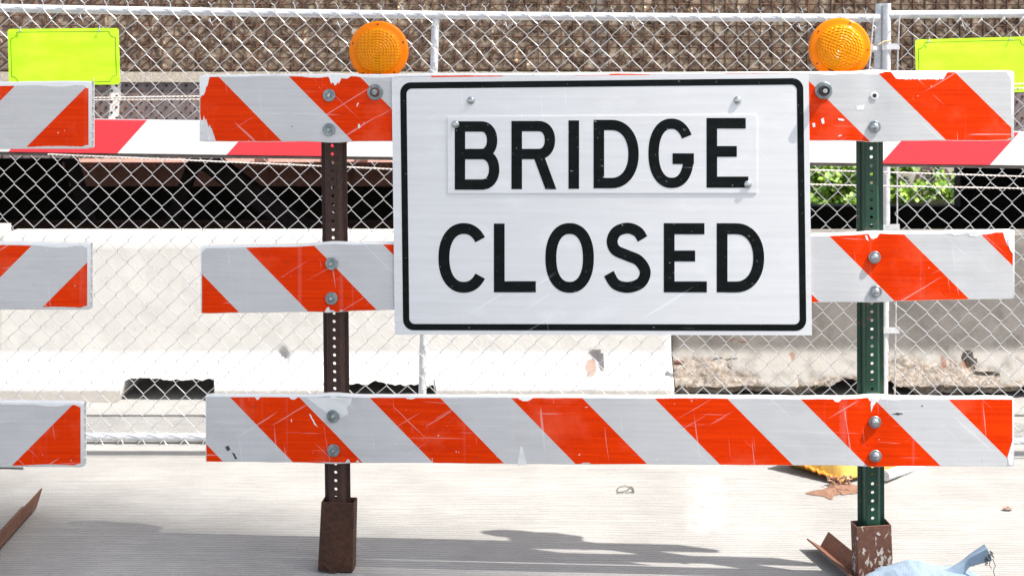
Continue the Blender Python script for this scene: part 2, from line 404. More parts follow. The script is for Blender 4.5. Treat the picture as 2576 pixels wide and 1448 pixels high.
# curb strip below the grid
mb = MB(); nx = 300
for i in range(nx + 1):
    x = XL + (XR - XL) * i / nx; t = 0.006 * fbm((x * 3, 1, 1)); tb = 0.004 * fbm((x * 2, 5, 1))
    for (yy, zz) in ((YD + 0.058, zgrid0 + t - .012), (YD - 0.012, zgrid0 + t - .014), (YD - 0.015, zcurb0 + tb + .004), (YD + .058, zcurb0 + tb)): mb.v.append(Vector((x, yy, zz)))
for i in range(nx):
    for k in range(3): a = i * 4 + k; mb.f.append((a, a + 1, a + 5, a + 4))
mb.build('concrete_curb', M['curb'], leaf)
mb = MB(); mb.box((XL, YD + 0.004, zplate0), (XR, YD + 0.055, zcurb0 + 0.004)); mb.build('tread_plate', M['tread'], leaf)
mb = MB()
r = 0
z = zcurb0 - 0.02
while z > zplate0:
    x = XL + (0.035 if r % 2 else 0)
    while x < XR:
        if (-3.8 < x < -2.0) or x > 3.3:
            mb.lathe([(0.011, 0), (0.007, 0.006)], (x + random.uniform(-.003, .003), YD + .004, z), n=6)
        x += 0.07
    z -= 0.038; r += 1
stuff(mb.build('tread_stud', M['stud'], leaf))
# grid bars
PX, PZ = 29.5 * sD, 27.0 * sD
rows = [zgrid0 + 0.008 + PZ * k for k in range(0, 12)]
nb = 0; barv = None
x = XL; xs = []
while x < XR: xs.append(x); x += PX
vb = [MB().bar((xs[0] + dx0, YD - 0.001, zgrid0 - .002), (xs[0] + dx1, YD - 0.001, z1), 0.0075, 0.022, up=Vector((0, 1, 0))) for dx0, dx1 in ((0, 0), (.004, -.002), (-.003, .003))]
vo = []
for i, xx in enumerate(xs):
    k = i % 3
    if len(vo) <= k:
        m_ = MB(); off = xx - xs[0]; m_.v = [v + Vector((off, 0, 0)) for v in vb[k].v]; m_.f = vb[k].f
        o = m_.build('grid_bar', M['grid_rust'], leaf); vo.append((o, WL[o.name].x - xx, WL[o.name]))
    else:
        o0, dx, c0 = vo[k]; share(o0, Vector((xx + dx, c0.y, c0.z)), leaf, 'grid_bar')
for zz in rows:
    m_ = MB(); pts = [(XL + (XR - XL) * i / 60, YD - 0.004 + .002 * fbm((i * .3, zz * 9, 0)), zz + 0.0035 * fbm((i * .25, zz * 7, 5))) for i in range(61)]
    m_.tube(pts, 0.0056, 5); m_.build('cross_bar', M['grid_rust'], leaf)
mb = MB()
for i in range(len(xs) - 1):
    for k in range(len(rows) - 1):
        a, b = (0, 1) if (i + k) % 2 == 0 else (1, 0)
        if fbm((i * .9, k * 1.3, 2)) > 0.42: continue
        mb.bar((xs[i + a] , YD + 0.001, rows[k]), (xs[i + b], YD + 0.001, rows[k + 1]), 0.0085, 0.018, up=Vector((0, 1, 0)))
stuff(mb.build('diagonal_bar', M['grid_rust'], leaf))

# ---------------------------------------------------------------- pit, girders and far bank seen under the deck
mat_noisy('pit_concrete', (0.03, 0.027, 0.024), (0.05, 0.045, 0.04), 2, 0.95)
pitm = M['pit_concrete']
ws = thing('bridge_machinery_pit', 'black machinery pit under the raised deck with dark walls', 'pit', (0, 13, -3.4))
mb = MB(); mb.box((-9, 10.32, 0.93), (9, 12.70, 1.10)); mb.box((-9, 13.25, 0.93), (9, 17.3, 1.10)); mb.box((-9, 12.70, 0.93), (-4.2, 13.25, 1.10)); mb.box((-0.3, 12.70, 0.93), (9, 13.25, 1.10)); mb.build('shade_slab', pitm, ws)  # unseen cover added to keep the pit dark; its gap lets sun reach the girder
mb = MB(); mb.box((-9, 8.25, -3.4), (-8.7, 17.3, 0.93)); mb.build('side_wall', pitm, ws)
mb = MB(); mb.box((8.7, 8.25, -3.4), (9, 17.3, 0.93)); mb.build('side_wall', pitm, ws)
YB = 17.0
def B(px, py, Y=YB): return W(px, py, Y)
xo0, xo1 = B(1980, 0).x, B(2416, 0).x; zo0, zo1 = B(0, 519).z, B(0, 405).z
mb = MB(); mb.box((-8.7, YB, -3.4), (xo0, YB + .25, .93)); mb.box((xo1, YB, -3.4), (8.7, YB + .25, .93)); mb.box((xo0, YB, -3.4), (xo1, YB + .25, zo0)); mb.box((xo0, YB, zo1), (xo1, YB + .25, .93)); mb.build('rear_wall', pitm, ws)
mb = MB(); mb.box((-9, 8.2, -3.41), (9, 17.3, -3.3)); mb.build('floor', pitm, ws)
# girders
g = thing('bridge_girder', 'pinkish rusty riveted girder glimpsed in the gap under the raised deck', 'girder', (-1.8, 13, 0.2))
YG = 13.0
def G(px, py, Y=YG): return W(px, py, Y)
a = G(176, 402); b = G(1112, 412)
mb = MB(); mb.box((a.x, YG - 0.22, G(0, 418).z), (b.x, YG + .24, G(0, 404).z)); mb.build('flange', M['beam_pink'], g)
mb = MB(); mb.box((a.x, YG - 0.02, G(0, 468).z), (b.x, YG + .02, G(0, 418).z)); mb.build('web', M['beam_pink'], g)
mb = MB()
for i in range(60):
    x = a.x + (b.x - a.x) * (i + .5) / 60
    mb.lathe([(0.012, 0), (0.006, 0.01)], (x, YG - .22, G(0, 414).z), n=6)
stuff(mb.build('rivet', M['beam_pink'], g))
for px in (655, 820, 905):
    mb = MB(); q0 = G(px - 14, 452, YG - .15); q1 = G(px + 22, 400, YG - .1); mb.box((q0.x, YG - .17, q0.z), (q1.x, YG - .13, q1.z + .1)); mb.build('stiffener', M['beam_pink'], g)
mb = MB(); mb.bar(G(420, 330, 11.6), G(780, 590, 11.6), 0.14, 0.16); gd = mb.build('diagonal_brace', M['steel_dark']); tag(gd, 'broad black diagonal brace crossing the pit under the deck', 'brace')
mb = MB(); mb.bar(G(505, 372, 12.2), G(430, 560, 12.2), 0.1, 0.1); gd = mb.build('strut', M['steel_dark']); tag(gd, 'thin near-upright dark strut left of the diagonal brace', 'strut')
mb = MB(); mb.bar(G(170, 372, 12.2), G(225, 560, 12.2), 0.09, 0.1); gd = mb.build('strut', M['steel_dark']); tag(gd, 'dark steel strut under the deck below the left lime placard', 'strut')
mb = MB(); mb.box((G(-100, 0, 12.4).x, 12.4, G(0, 600, 12.4).z), (G(1180, 0, 12.4).x, 12.6, G(0, 560, 12.4).z)); gd = mb.build('sill_beam', M['rust_dark']); tag(gd, 'low dark rusty sill beam behind the top of the white barrier', 'beam')

# ivy bank
s = NT('graffiti_wall'); p = worldvec(s); n = s.noise(p, 2.0, 4)
s.base(s.mix(s.ramp(n, .35, .65), (0.45, 0.38, 0.34), (0.72, 0.66, 0.60))); s.set(Roughness=.9); M['gwall'] = s.m
YI = 20.5
gw = thing('graffiti_wall', 'pale retaining wall with mauve graffiti strokes seen through ivy under the deck', 'wall', (5, YI, -3.4))
mb = MB(); mb.box((2.5, YI, -3.4), (9.5, YI + .4, 2.0)); mb.build('wall', M['gwall'], gw)
s = NT('graffiti'); s.base((0.20, 0.12, 0.13)); s.set(Roughness=.8); M['graf'] = s.m
def gpx(x, y): return W(x, y, YI - 0.012)
for st in ([(2300, 470), (2318, 424), (2340, 424), (2352, 470)], [(2375, 468), (2377, 425), (2392, 448), (2408, 424), (2410, 468)], [(2390, 515), (2390, 482), (2404, 484), (2403, 498), (2391, 500)]):
    m_ = MB()
    for i in range(len(st) - 1): m_.bar(gpx(*st[i]) - Vector((0, .004 * i, 0)), gpx(*st[i + 1]) - Vector((0, .004 * i, 0)), 0.004, 0.045)
    m_.build('graffiti_stroke', M['graf'], gw)
s = NT('ivy_leaf'); p = s.n("ShaderNodeObjectInfo").outputs['Random']; at = s.attr('tone')
s.base(s.mix(at, (0.045, 0.15, 0.012), (0.40, 0.62, 0.06))); s.set(Roughness=.5); s.b.inputs['Subsurface Weight'].default_value = 0.0; M['ivy'] = s.m
mb = MB(); tones = []
for k in range(9000):
    px = random.uniform(1960, 2440); py = random.uniform(395, 545)
    d = fbm((px * .016, py * .022, 4.0), 3) + (0.30 if px < 2160 else 0) + (.12 if py > 475 else 0)
    if px > 2170 and d < 0.02: continue
    if d < -.45: continue
    Y = YI - random.uniform(.03, .30) * (1.2 + d)
    c = W(px, py, Y); r_ = random.uniform(.022, .05)
    nrm = Vector((random.gauss(0, .5), -1, random.gauss(.4, .5))).normalized(); a = nrm.cross(Vector((0, 0, 1))).normalized(); b = a.cross(nrm)
    t = random.uniform(0, 6.28); a2 = a * math.cos(t) + b * math.sin(t); b2 = b * math.cos(t) - a * math.sin(t)
    mb.add([c - a2 * r_, c - b2 * r_ * .8 , c + a2 * r_, c + b2 * r_ * .8], [(0, 1, 2, 3)])
    tn = min(1, max(0, random.gauss(.5, .25) + .5 * fbm((px * .05, py * .05, 0), 2))); tones += [tn] * 4
stuff(mb.build('ivy', M['ivy'], attrs={'tone': tones}), 'bright green ivy on the far bank framed by the gap under the deck', 'ivy')

# ================================================================= CONCRETE BARRIERS
def barrier(name, label, x0, x1, yf, top, openings, dents, mat, damage=None, groundz=0.0):
    """x0..x1 in metres, yf foot line, front profile follows a jersey shape; openings (xa, xb, height)"""
    t = thing(name, label, 'barrier', ((x0 + x1) / 2, yf + .3, 0), 'concrete road barriers')
    def fy(z):
        if z < .06: return 0.0
        if z < .19: return (z - .06) / .13 * .12
        return .12 + (z - .19) / (top - .19) * .06
    W_ = .60
    n = int((x1 - x0) / .0125); K = 54; mb = MB(); att = []; rust = []
    xs_ = [x0 + (x1 - x0) * i / n for i in range(n + 1)]
    def zb(x):
        h = 0.0
        for (a, b, hh, rg) in openings:
            if a < x < b:
                e = min(1, min(x - a, b - x) / .012) if rg < .5 else min(1, (min(x - a, b - x) / .16)) ** .6
                h = max(h, (hh + (.012 if rg < .5 else .02) * fbm((x * 14, 2, yf), 3)) * e)
        if damage: h = max(h, .012 + .020 * fbm((x * 2.4, 9, 0), 3) + (.01 * fbm((x * 20, 9, 0), 2)))
        return max(0, h)
    for x in xs_:
        z0 = zb(x)
        for k in range(K + 1):
            z = z0 + (.15 - z0) * (k / 18) if k < 18 else .15 + (top - .15) * ((k - 18) / (K - 18))
            y = fy(z); dz = 0; a_ = 0; ru = 0
            if k > K - 3: y += .012 * (k - (K - 3)) / 3 ; 
            y += .0016 * fbm((x * 7, z * 7, yf), 3)
            if damage:
                a_ = damage(x, z)
                if a_ > 0: y += a_ * (.012 + .020 * (fbm((x * 9, z * 11, 7), 5) + .3)) + (.05 * a_ if z < .05 else 0)
            for (dx, dz_, rx, rz, dep, rr) in dents:
                q = ((x - dx) / rx) ** 2 + ((z - dz_) / rz) ** 2
                if q < 1: y += dep * (1 - q) ** .5 * (1.0 if damage else .5 + .5 * (x - dx) / rx + .3)
                if rr and q < 1.6: ru = max(ru, rr * max(0, 1 - ((x - dx + rx * .5) / rx) ** 2 - ((z - dz_ + rz * .3) / (rz * .8)) ** 2))
            # rounded ends
            e = min(x - x0, x1 - x)
            if e < .02: y += (.02 - e) * .6
            mb.v.append(Vector((x, yf + y, z))); att.append(a_); rust.append(ru)
        # top back, back foot, and soffit
        for (yy, zz) in ((W_ - .17, top), (W_ - .12, .19), (W_ - .0, .06), (W_, z0)):
            mb.v.append(Vector((x, yf + yy, max(zz, z0)))); att.append(0); rust.append(0)
    m = K + 5
    for i in range(n):
        for k in range(m):
            a = i * m + k; b = i * m + (k + 1) % m; mb.f.append((a, a + m, b + m, b))
    mb.f.append(tuple(range(m))); mb.f.append(tuple(n * m + k for k in range(m))[::-1])
    mb.build('concrete_body', mat, t, smooth=True, attrs={'broken': att, 'rust': rust}, auto=38)
    return t
def barrier_mat(key, c1, c2, lowc, brokenc):
    s = NT(key); p = worldvec(s)
    n1 = s.noise(p, 4, 6, .65); n2 = s.noise(p, 60, 5, .7); sx = s.n("ShaderNodeSeparateXYZ"); s.l(p, sx.inputs[0])
    c = s.mix(s.ramp(n1, .35, .65), c1, c2)
    c = s.mix(s.ramp(s.math('ADD', sx.outputs[2], s.math('MULTIPLY', n1, .08)), .27, .23), c, lowc)
    c = s.mix(s.ramp(s.noise(p, 9, 5, .7), .50, .72, 0, .6 if key == 'barrier_grey' else .22), c, (c1[0] * .60, c1[1] * .57, c1[2] * .52))
    foot = s.ramp(s.math('ADD', sx.outputs[2], s.math('MULTIPLY', n2, .03)), .075, .055)
    c = s.mix(s.math('MULTIPLY', foot, .5), c, (0.46, 0.40, 0.33))
    pits = s.ramp(s.noise(p, 95, 2, .5), .70, .76); c = s.mix(s.math('MULTIPLY', pits, .55), c, (0.16, 0.13, 0.10))
    br = s.attr('broken'); bn = s.noise(p, 45, 6, .7)
    bc = s.mix(s.ramp(bn, .40, .62), (brokenc[0] * .45, brokenc[1] * .38, brokenc[2] * .32), brokenc)
    c = s.mix(s.ramp(br, .05, .5), c, bc)
    ru = s.ramp(s.math('MULTIPLY', s.attr('rust'), s.math('ADD', .55, n2)), .25, .6); c = s.mix(s.math('MULTIPLY', ru, .75), c, (0.17, 0.075, 0.04))
    rs = s.ramp(s.noise(s.mapping(p, (1.4, 1, .7), (0, 0, 0), (4, 0, 2)), 7, 5, .72), .735, .765); c = s.mix(s.math('MULTIPLY', rs, .7), c, (0.30, 0.13, 0.06))
    s.base(c); s.set(Roughness=.9); s.bump(s.math('ADD', s.math('MULTIPLY', n2, .35), s.math('MULTIPLY', s.math('MULTIPLY', br, bn), 1.6)), .005); M[key] = s.m
barrier_mat('barrier_white', (0.50, 0.485, 0.45), (0.56, 0.545, 0.51), (0.50, 0.49, 0.475), (0.5, 0.45, 0.38))
barrier_mat('barrier_grey', (0.135, 0.122, 0.108), (0.205, 0.188, 0.168), (0.28, 0.262, 0.236), (0.34, 0.300, 0.258))
YF = 6.43
k1 = YF / F
def bx(px, Y=YF): return (px - 1288) / F * Y
barrier('concrete_barrier', 'clean white painted concrete barrier behind the brown post and the sign', -2.385, bx(1697), YF, .730,
        [(bx(300), bx(541), .098, 0), (bx(845), bx(1098), .082, 0), (bx(1395), bx(1640), .0, 0)],
        [(bx(1497, 6.5), .155, .038, .06, .05, 1.0), (bx(703, 6.5), .165, .036, .055, .028, .3)], M['barrier_white'])
barrier('concrete_barrier', 'end of a white concrete barrier poking in at the left edge of the photo', bx(22) - 3.05, -2.395, YF - .06, .765, [], [], M['barrier_white'])
xb0 = bx(1697, 6.50) + .004
def dmg(x, z):
    lim = .115 + .085 * fbm((x * 1.6, 3, 3), 3) + (.06 if abs(x - 1.95) < .28 else 0) - (.05 if 1.0 < x < 1.3 else 0)
    a = (lim - z) / .045 + .5 * fbm((x * 8, z * 8, 1), 3)
    return max(0, min(1, a))
rb = barrier('concrete_barrier', 'broken grey concrete barrier with crumbling foot behind the green post', xb0, xb0 + 3.05, YF + .06, .722,
        [(bx(2030, 6.6), bx(2300, 6.6), .075, 1), (bx(2540, 6.6), bx(2760, 6.6), .075, 1)],
        [(bx(2433, 6.6), .150, .03, .045, .05, .7), (bx(1998, 6.6), .185, .02, .03, .004, 1.0), (bx(2376, 6.6), .16, .02, .045, .004, 1.0), (bx(2465, 6.6), .10, .06, .012, .03, 0)], M['barrier_grey'], dmg)
mb = MB(); c = W(1697, 911, 6.47); mb.tube([c + Vector((-.004, 0, 0)), c + Vector((.030, 0, 0)), c + Vector((.040, 0, 0)), c + Vector((.045, 0, 0))], .011, 10, rs=[.0105, .0105, .009, .004]); mb.build('rebar_pin', M['rust_brown'], rb, smooth=True, auto=50)
for (a, b, c_) in (((2748, 1302), (2765, 1290), (2790, 1283)), ((2798, 1291), (2815, 1297), (2845, 1290))):
    pts = [W(x / 1.5085, y / 1.5085, 6.565) for x, y in (a, b, c_)]
    m_ = MB(); m_.tube(pts, .0035, 6, rs=[.002, .004, .003]); m_.build('exposed_rebar', M['rust_brown'], rb)

# ================================================================= CHAIN-LINK FENCE
YFN = 5.77
def rail_y(x):
    return 20.7 + 0.0205 * x - 4.1e-6 * x * x if x < 2400 else 46
def fence_pt(x, y, Y=YFN): return W(x, y, Y)
lf = thing('chain_link_fence', 'long galvanised chain-link fence panel with twisted barbs along its top rail', 'fence', W(950, 1109, YFN), 'temporary chain-link fence panels')
xsr = [-330 + 80 * i for i in range(32)] + [2212]
mb = MB(); mb.tube([fence_pt(x, rail_y(x)) for x in xsr], .0168, 14); mb.build('top_rail', M['galv'], lf, smooth=True, auto=60)
mb = MB(); mb.tube([fence_pt(x, 1096.5 + .0052 * x) for x in xsr], .0168, 14); mb.build('bottom_rail', M['galv'], lf, smooth=True, auto=60)
mb = MB(); mb.tube([fence_pt(1096, 47, YFN + .004), fence_pt(1091, 190, YFN + .004), fence_pt(1064, 900, YFN + .004), fence_pt(1061, 1092, YFN + .004)], .0160, 14); mb.build('middle_post', M['galv'], lf, smooth=True, auto=60)
mb = MB(); mb.tube([fence_pt(2214, 10, YFN + .03), fence_pt(2209, 175, YFN + .03), fence_pt(2212, 1100, YFN + .03)], .0185, 14); mb.build('end_post', M['galv'], lf, smooth=True, auto=60)
mb = MB(); mb.tube([fence_pt(-335, 5), fence_pt(-335, 1104)], .0185, 12); mb.build('end_post', M['galv'], lf, smooth=True, auto=60)
mb = MB(); mb.bar(fence_pt(2198, 38, YFN - .025), fence_pt(2186, 180, YFN - .025), .011, .004); mb.bar(fence_pt(2186, 180, YFN - .025), fence_pt(2176, 1098, YFN - .025), .011, .004); mb.build('tension_bar', M['galv'], lf)
for yy in (122, 560, 830):
    mb = MB(); mb.bar(fence_pt(2188, yy, YFN - .022), fence_pt(2206, yy, YFN - .005), .016, .004, up=Vector((0, 1, 0))) ; mb.build('tension_band', M['galv'], lf)

def wire_node(i, j, x0, top, bot, nrow, lean, seed, pitch=26.55):
    t = j / nrow
    x = x0 + pitch * i - lean * t
    y = top(x) * (1 - t) + bot(x) * t
    amp = 1.0 + (1.8 if j < 4 or seed > 5 else 0)
    x += amp * 1.3 * fbm((x * .013, y * .013, seed)) ; y += amp * 1.5 * fbm((x * .011, y * .012, seed + 9.3))
    return x, y
def chain(parent, i0, i1, x0, top, bot, nrow, lean, seed, clip, barbs=True):
    for i in range(i0, i1):
        pts = []
        jr = range(0, nrow + 1)
        for j in jr:
            side = (i + j) % 2            # 1: apex on column i+1, 0: apex on column i
            cx, cy = wire_node(i + side, j, x0, top, bot, nrow, lean, seed)
            sg = 1 if side else -1
            Y = YFN - .0225
            # the hook round the neighbour
            pts.append(W(cx - sg * .9, cy - 2.7, Y + .0016 * sg)); pts.append(W(cx + sg * .9, cy, Y)); pts.append(W(cx - sg * .9, cy + 2.7, Y - .0016 * sg))
        mb = MB()
        if barbs:
            side = i % 2
            cx, cy = wire_node(i + side, 0, x0, top, bot, nrow, lean, seed)
            if side:      # twisted pair rising above the rail, ends splayed
                j1, j2 = random.uniform(-3, 3), random.uniform(-3, 3)
                tw = [W(cx + 1.3 * math.cos(a), cy - 2 - 2.3 * a, YFN - .0225 + .002 * math.sin(a)) for a in (5.5, 4.4, 3.3, 2.2, 1.1)]
                pts = [W(cx + 8 + j1, cy - 23 + j2 * .6, YFN - .03)] + [W(cx + 1, cy - 15.5, YFN - .0225)] + tw[1:] + pts
            else:
                j1, j2 = random.uniform(-3, 3), random.uniform(-3, 3)
                tw = [W(cx - 1.3 * math.cos(a), cy - 2 - 2.3 * a, YFN - .0225 - .002 * math.sin(a)) for a in (5.5, 4.4, 3.3, 2.2, 1.1)]
                pts = [W(cx - 7 + j1, cy - 22 + j2 * .6, YFN - .024)] + [W(cx - 1, cy - 15.5, YFN - .0225)] + tw[1:] + pts
            # tail below the bottom rail
            side = (i + nrow) % 2
            cx, cy = wire_node(i + side, nrow, x0, top, bot, nrow, lean, seed)
            pts.append(W(cx + (9 if not side else -9) + random.uniform(-3, 3), cy + 12 + random.uniform(-2, 6), YFN - .03))
        else:
            side = i % 2
            cx, cy = wire_node(i + side, 0, x0, top, bot, nrow, lean, seed)
            pts = [W(cx + (-10 if side == 0 else -10), cy + 9, YFN - .03)] + pts
        mb.tube(pts, .00158, 5, cap=True)
        mb.build('wire', M['wire'], parent, smooth=True, auto=70)
chain(lf, -16, 79, 104.7 + 2, lambda x: rail_y(x) - 4, lambda x: 1100 + .0052 * x, 39, 42, 1.3, None)
rf = thing('chain_link_fence', 'galvanised chain-link fence panel at right starting beyond the paired posts', 'fence', W(2700, 1109, YFN), 'temporary chain-link fence panels')
mb = MB(); mb.tube([fence_pt(2231, 9), fence_pt(2230, 175), fence_pt(2228, 600), fence_pt(2223, 1000), fence_pt(2222, 1110)], .0168, 16); mb.build('end_post', M['galv'], rf, smooth=True, auto=60)
mb = MB(); mb.tube([fence_pt(x, 37.5 - (x - 2250) * .008) for x in range(2236, 3500, 100)], .0168, 14); mb.build('top_rail', M['galv'], rf, smooth=True, auto=60)
mb = MB(); mb.tube([fence_pt(x, 1109 + (x - 2250) * .004) for x in range(2228, 3500, 100)], .0168, 14); mb.build('bottom_rail', M['galv'], rf, smooth=True, auto=60)
mb = MB(); mb.tube([fence_pt(3440, 9), fence_pt(3440, 1112)], .0168, 12); mb.build('end_post', M['galv'], rf, smooth=True, auto=60)
mb = MB(); pr = [(2263, 42), (2259, 120), (2257.5, 175), (2257, 560), (2251, 990), (2250, 1105)]
for a, b in zip(pr, pr[1:]): mb.bar(fence_pt(*a, YFN - .012), fence_pt(*b, YFN - .012), .010, .004)
mb.build('tension_bar', M['galv'], rf)
for yy in (118, 572, 831):
    mb = MB(); mb.bar(fence_pt(2219, yy, YFN - .020), fence_pt(2263, yy - 1, YFN - .018), .004, .024); mb.build('tension_band', M['galv'], rf)
chain(rf, 0, 34, 2258, lambda x: 49 - (x - 2250) * .008, lambda x: 1112.0, 39, 10, 7.7, None, barbs=False)
# weld blob
mb = MB(); c = fence_pt(2243, 42); mb.lathe([(.001, -.012), (.009, -.008), (.0125, 0), (.009, .008), (.001, .012)], c, (1, 0, 0), 10, False); mb.build('weld', M['galv'], rf, smooth=True)
# twisted tie wires (short ends on the mesh)
mat_noisy('brass_wire', (0.40, 0.30, 0.16), (0.6, 0.48, 0.28), 60, .4)
mb = MB(); mb.tube([fence_pt(2220, 114, YFN - .024), fence_pt(2232, 108, YFN - .026), fence_pt(2243, 101, YFN - .03), fence_pt(2205, 118, YFN - .045)][0:3], .0018, 6); mb.tube([fence_pt(2209, 113, YFN - .05), fence_pt(2224, 104, YFN - .035), fence_pt(2242, 102, YFN - .02)], .0022, 6)
o = mb.build('tie_wire', M['brass_wire']); tag(o, 'brassy twisted tie wire round the paired fence posts beside the right amber lamp', 'wire')
for (px, py, lab) in ((207, 45, 'lime placard top edge'), (530, 56, 'brown wall panel'), (859, 63, 'left amber lamp'), (1275, 64, 'middle fence post'), (1595, 64, 'lane line stain'), (1795, 61, 'sign top')):
    pass
tw = [(205, 47, 'loose bright wire tie on the fence above the left lime placard'), (531, 56, 'loose wire tie on the fence left of the brown post, under the rail'), (853, 64, 'loose wire tie on the fence just left of the left amber lamp'),
      (1275, 66, 'loose wire tie on the fence right of the middle fence post'), (1594, 66, 'loose wire tie on the fence above the letter D'), (2013, 70, 'hooked wire tie on the fence just left of the right amber lamp'), (2425, 68, 'small wire tie on the fence above the right lime placard')]
for (px, py, lab) in tw:
    a = random.uniform(-.6, .6); m_ = MB()
    m_.tube([W(px - 8, py - 5, YFN - .027), W(px - 2, py - 1, YFN - .03), W(px + 1, py + 3, YFN - .031), W(px + 14 + 3 * a, py - 6 + 5 * a, YFN - .045)], .0020, 6)
    m_.tube([W(px - 4, py - 10, YFN - .027), W(px - 1, py, YFN - .033), W(px + 4, py + 8, YFN - .028)], .0020, 6)
    tag(m_.build('tie_wire', M['wire']), lab, 'wire', 'loose wire ties on the fence')

# lime placards
s = NT('lime_sheet'); p = worldvec(s); n = s.noise(s.mapping(p, (1, 1, 2.5)), 9, 4, .55)
s.base(s.mix(s.ramp(n, .35, .65), (0.46, 0.84, 0.0), (0.58, 0.97, 0.02))); s.set(Roughness=.5); s.bump(n, .001, .4); M['lime'] = s.m
s = NT('thin_ink'); s.base((0.05, 0.07, 0.01)); s.set(Roughness=.5); M['ink'] = s.m
def placard(tl, tr, br, bl, Y, label):
    P = [W(x, y, Y) for x, y in (tl, tr, br, bl)]
    t = thing('lime_placard', label, 'placard', (P[2] + P[3]) / 2, 'blank lime placards wired to the fence')
    def q(u, v, off=0):
        a = P[0].lerp(P[1], u); b = P[3].lerp(P[2], u); r = a.lerp(b, v); r.y -= off + .004 * math.sin(u * 5) * math.sin(v * 2); return r
    w = (P[1] - P[0]).length; h = (P[3] - P[0]).length
    mb = MB(); N = 24; rr = .012; out = []
    # rounded outline
    def outline(r, inset):
        pts = []
        for cx, cy, a0 in ((w - inset - r, inset + r, -90), (w - inset - r, h - inset - r, 0), (inset + r, h - inset - r, 90), (inset + r, inset + r, 180)):
            for k in range(5):
                a = R(a0 + 90 * k / 4); pts.append((cx + r * math.cos(a), cy + r * math.sin(a)))
        return pts
    # dense panel by columns
    o_ = []
    for i in range(N + 1):
        u = i / N; x = u * w; e = min(x, w - x); dv = (rr - math.sqrt(max(0, rr * rr - (rr - e) ** 2))) / h if e < rr else 0
        o_.append((u, dv, 1 - dv))
    # add fine columns at the corners
    us = sorted(set([0, .002, .005, .01, .016, .022, .03] + [k / N for k in range(1, N)] + [.97, .978, .984, .99, .995, .998, 1]))
    for u in us:
        x = u * w; e = min(x, w - x); dv = (rr - math.sqrt(max(0, rr * rr - (rr - e) ** 2))) / h if e < rr else 0
        for (v, off) in ((dv, .0012), (.5, .0012), (1 - dv, .0012), (1 - dv, -.0012), (.5, -.0012), (dv, -.0012)): mb.v.append(q(u, v, off))
    for i in range(len(us) - 1):
        for k in range(6): a = i * 6 + k; b = i * 6 + (k + 1) % 6; mb.f.append((a, b, b + 6, a + 6))
    mb.f.append(tuple(range(6))[::-1]); mb.f.append(tuple((len(us) - 1) * 6 + k for k in range(6)))
    mb.build('panel', M['lime'], t)
    ins = .0125; nr = .028
    path = []
    for cx, cy, sx_, sy_ in ((ins, ins, 1, 1), (w - ins, ins, -1, 1), (w - ins, h - ins, -1, -1), (ins, h - ins, 1, -1)):
        arc = []
        for k in range(7):
            a = R(90 * k / 6); arc.append((cx + sx_ * nr * math.sin(a) * .9, cy + sy_ * nr * math.cos(a) * .9))
        if sx_ * sy_ < 0: arc = arc[::-1]
        path += arc
    path.append(path[0]); m_ = MB()
    pp = [q(x / w, y / h, .0018) for x, y in path]
    for a, b in zip(pp, pp[1:]):
        if (a - b).length > 1e-4: m_.bar(a, b, .0006, .0014)
    m_.build('border_line', M['ink'], t)
    for (x, y) in ((.12, .04), (.83, .05), (.76, .96)):
        m_ = MB(); c = q(x, y, .003); m_.tube([c + Vector((0, 0, .02)), c + Vector((.002, -.004, .004)), c + Vector((-.003, -.004, -.006))], .0012, 5); m_.tube([c + Vector((-.008, -.003, 0)), c + Vector((.006, -.005, .002))], .0012, 5); m_.build('wire_fastener', M['wire'], t)
    return t
placard((19, 73.5), (298, 71), (301.5, 212.5), (23, 216), YFN - .045, 'blank lime green placard wired to the fence behind the left barricade')
placard((2302, 100), (2590, 92), (2594, 231), (2305, 239), YFN - .045, 'blank lime placard wired to the fence at the right edge of the photo, tilted')

# fence feet
mb = MB(); mb.tube([W(2226, 1196, 5.24), W(2256, 1186, 5.31), W(2316, 1168, 5.46), (1.83, 5.80, .022)], .019, 12); mb.tube([W(2262, 1184, 5.335), W(2266, 1182.5, 5.345)], .022, 12)
o = mb.build('ground_pipe', M['galv'], smooth=True, auto=50); tag(o, 'grey pipe fence foot lying on the road beside the yellow sandbag', 'pipe')
mb = MB(); c = W(62, 1177, 5.42)
m_ = MB(); m_.lathe([(.009, 0), (.014, 0), (.014, -.55), (.009, -.55), (.009, 0)], (c.x, 5.42, .016), (1, -.10, 0), 14, False)
o = m_.build('ground_pipe', M['galv'], smooth=True, auto=40); tag(o, 'open-ended grey pipe on the road below the left barricade', 'pipe')

# ================================================================= GATE ARM + CABLES
YA = 5.30
s = NT('arm_sheet'); uvn = s.coord('UV'); sx = s.n("ShaderNodeSeparateXYZ"); s.l(uvn, sx.inputs[0])
per = 555 * YA / F
c0 = (583 - 1288) * YA / F
cc = s.math('SUBTRACT', sx.outputs[0], s.math('MULTIPLY', sx.outputs[1], .90))
f = s.math('FRACT', s.math('DIVIDE', s.math('SUBTRACT', cc, c0 - 1000 * per), per)); isr = s.math('LESS_THAN', f, .5)
n = s.noise(uvn, 400, 3, .7); n2 = s.noise(s.mapping(uvn, (1, 4, 1)), 3, 4)
s.base(s.mix(isr, s.mix(n2, (0.78, 0.78, 0.76), (0.86, 0.86, 0.84)), s.mix(s.ramp(n, .3, .7), (0.80, 0.030, 0.045), (0.92, 0.06, 0.075)))); s.set(Roughness=.4); M['arm'] = s.m
mat_noisy('arm_metal', (0.10, 0.09, 0.085), (0.17, 0.16, 0.15), 20, .5, metal=.3)
ga = thing('gate_arm', 'long red and white striped gate arm stretched across in front of the fence', 'gate arm', W(1288, 360, YA))
def ay(x): return 297.8 + .01375 * x
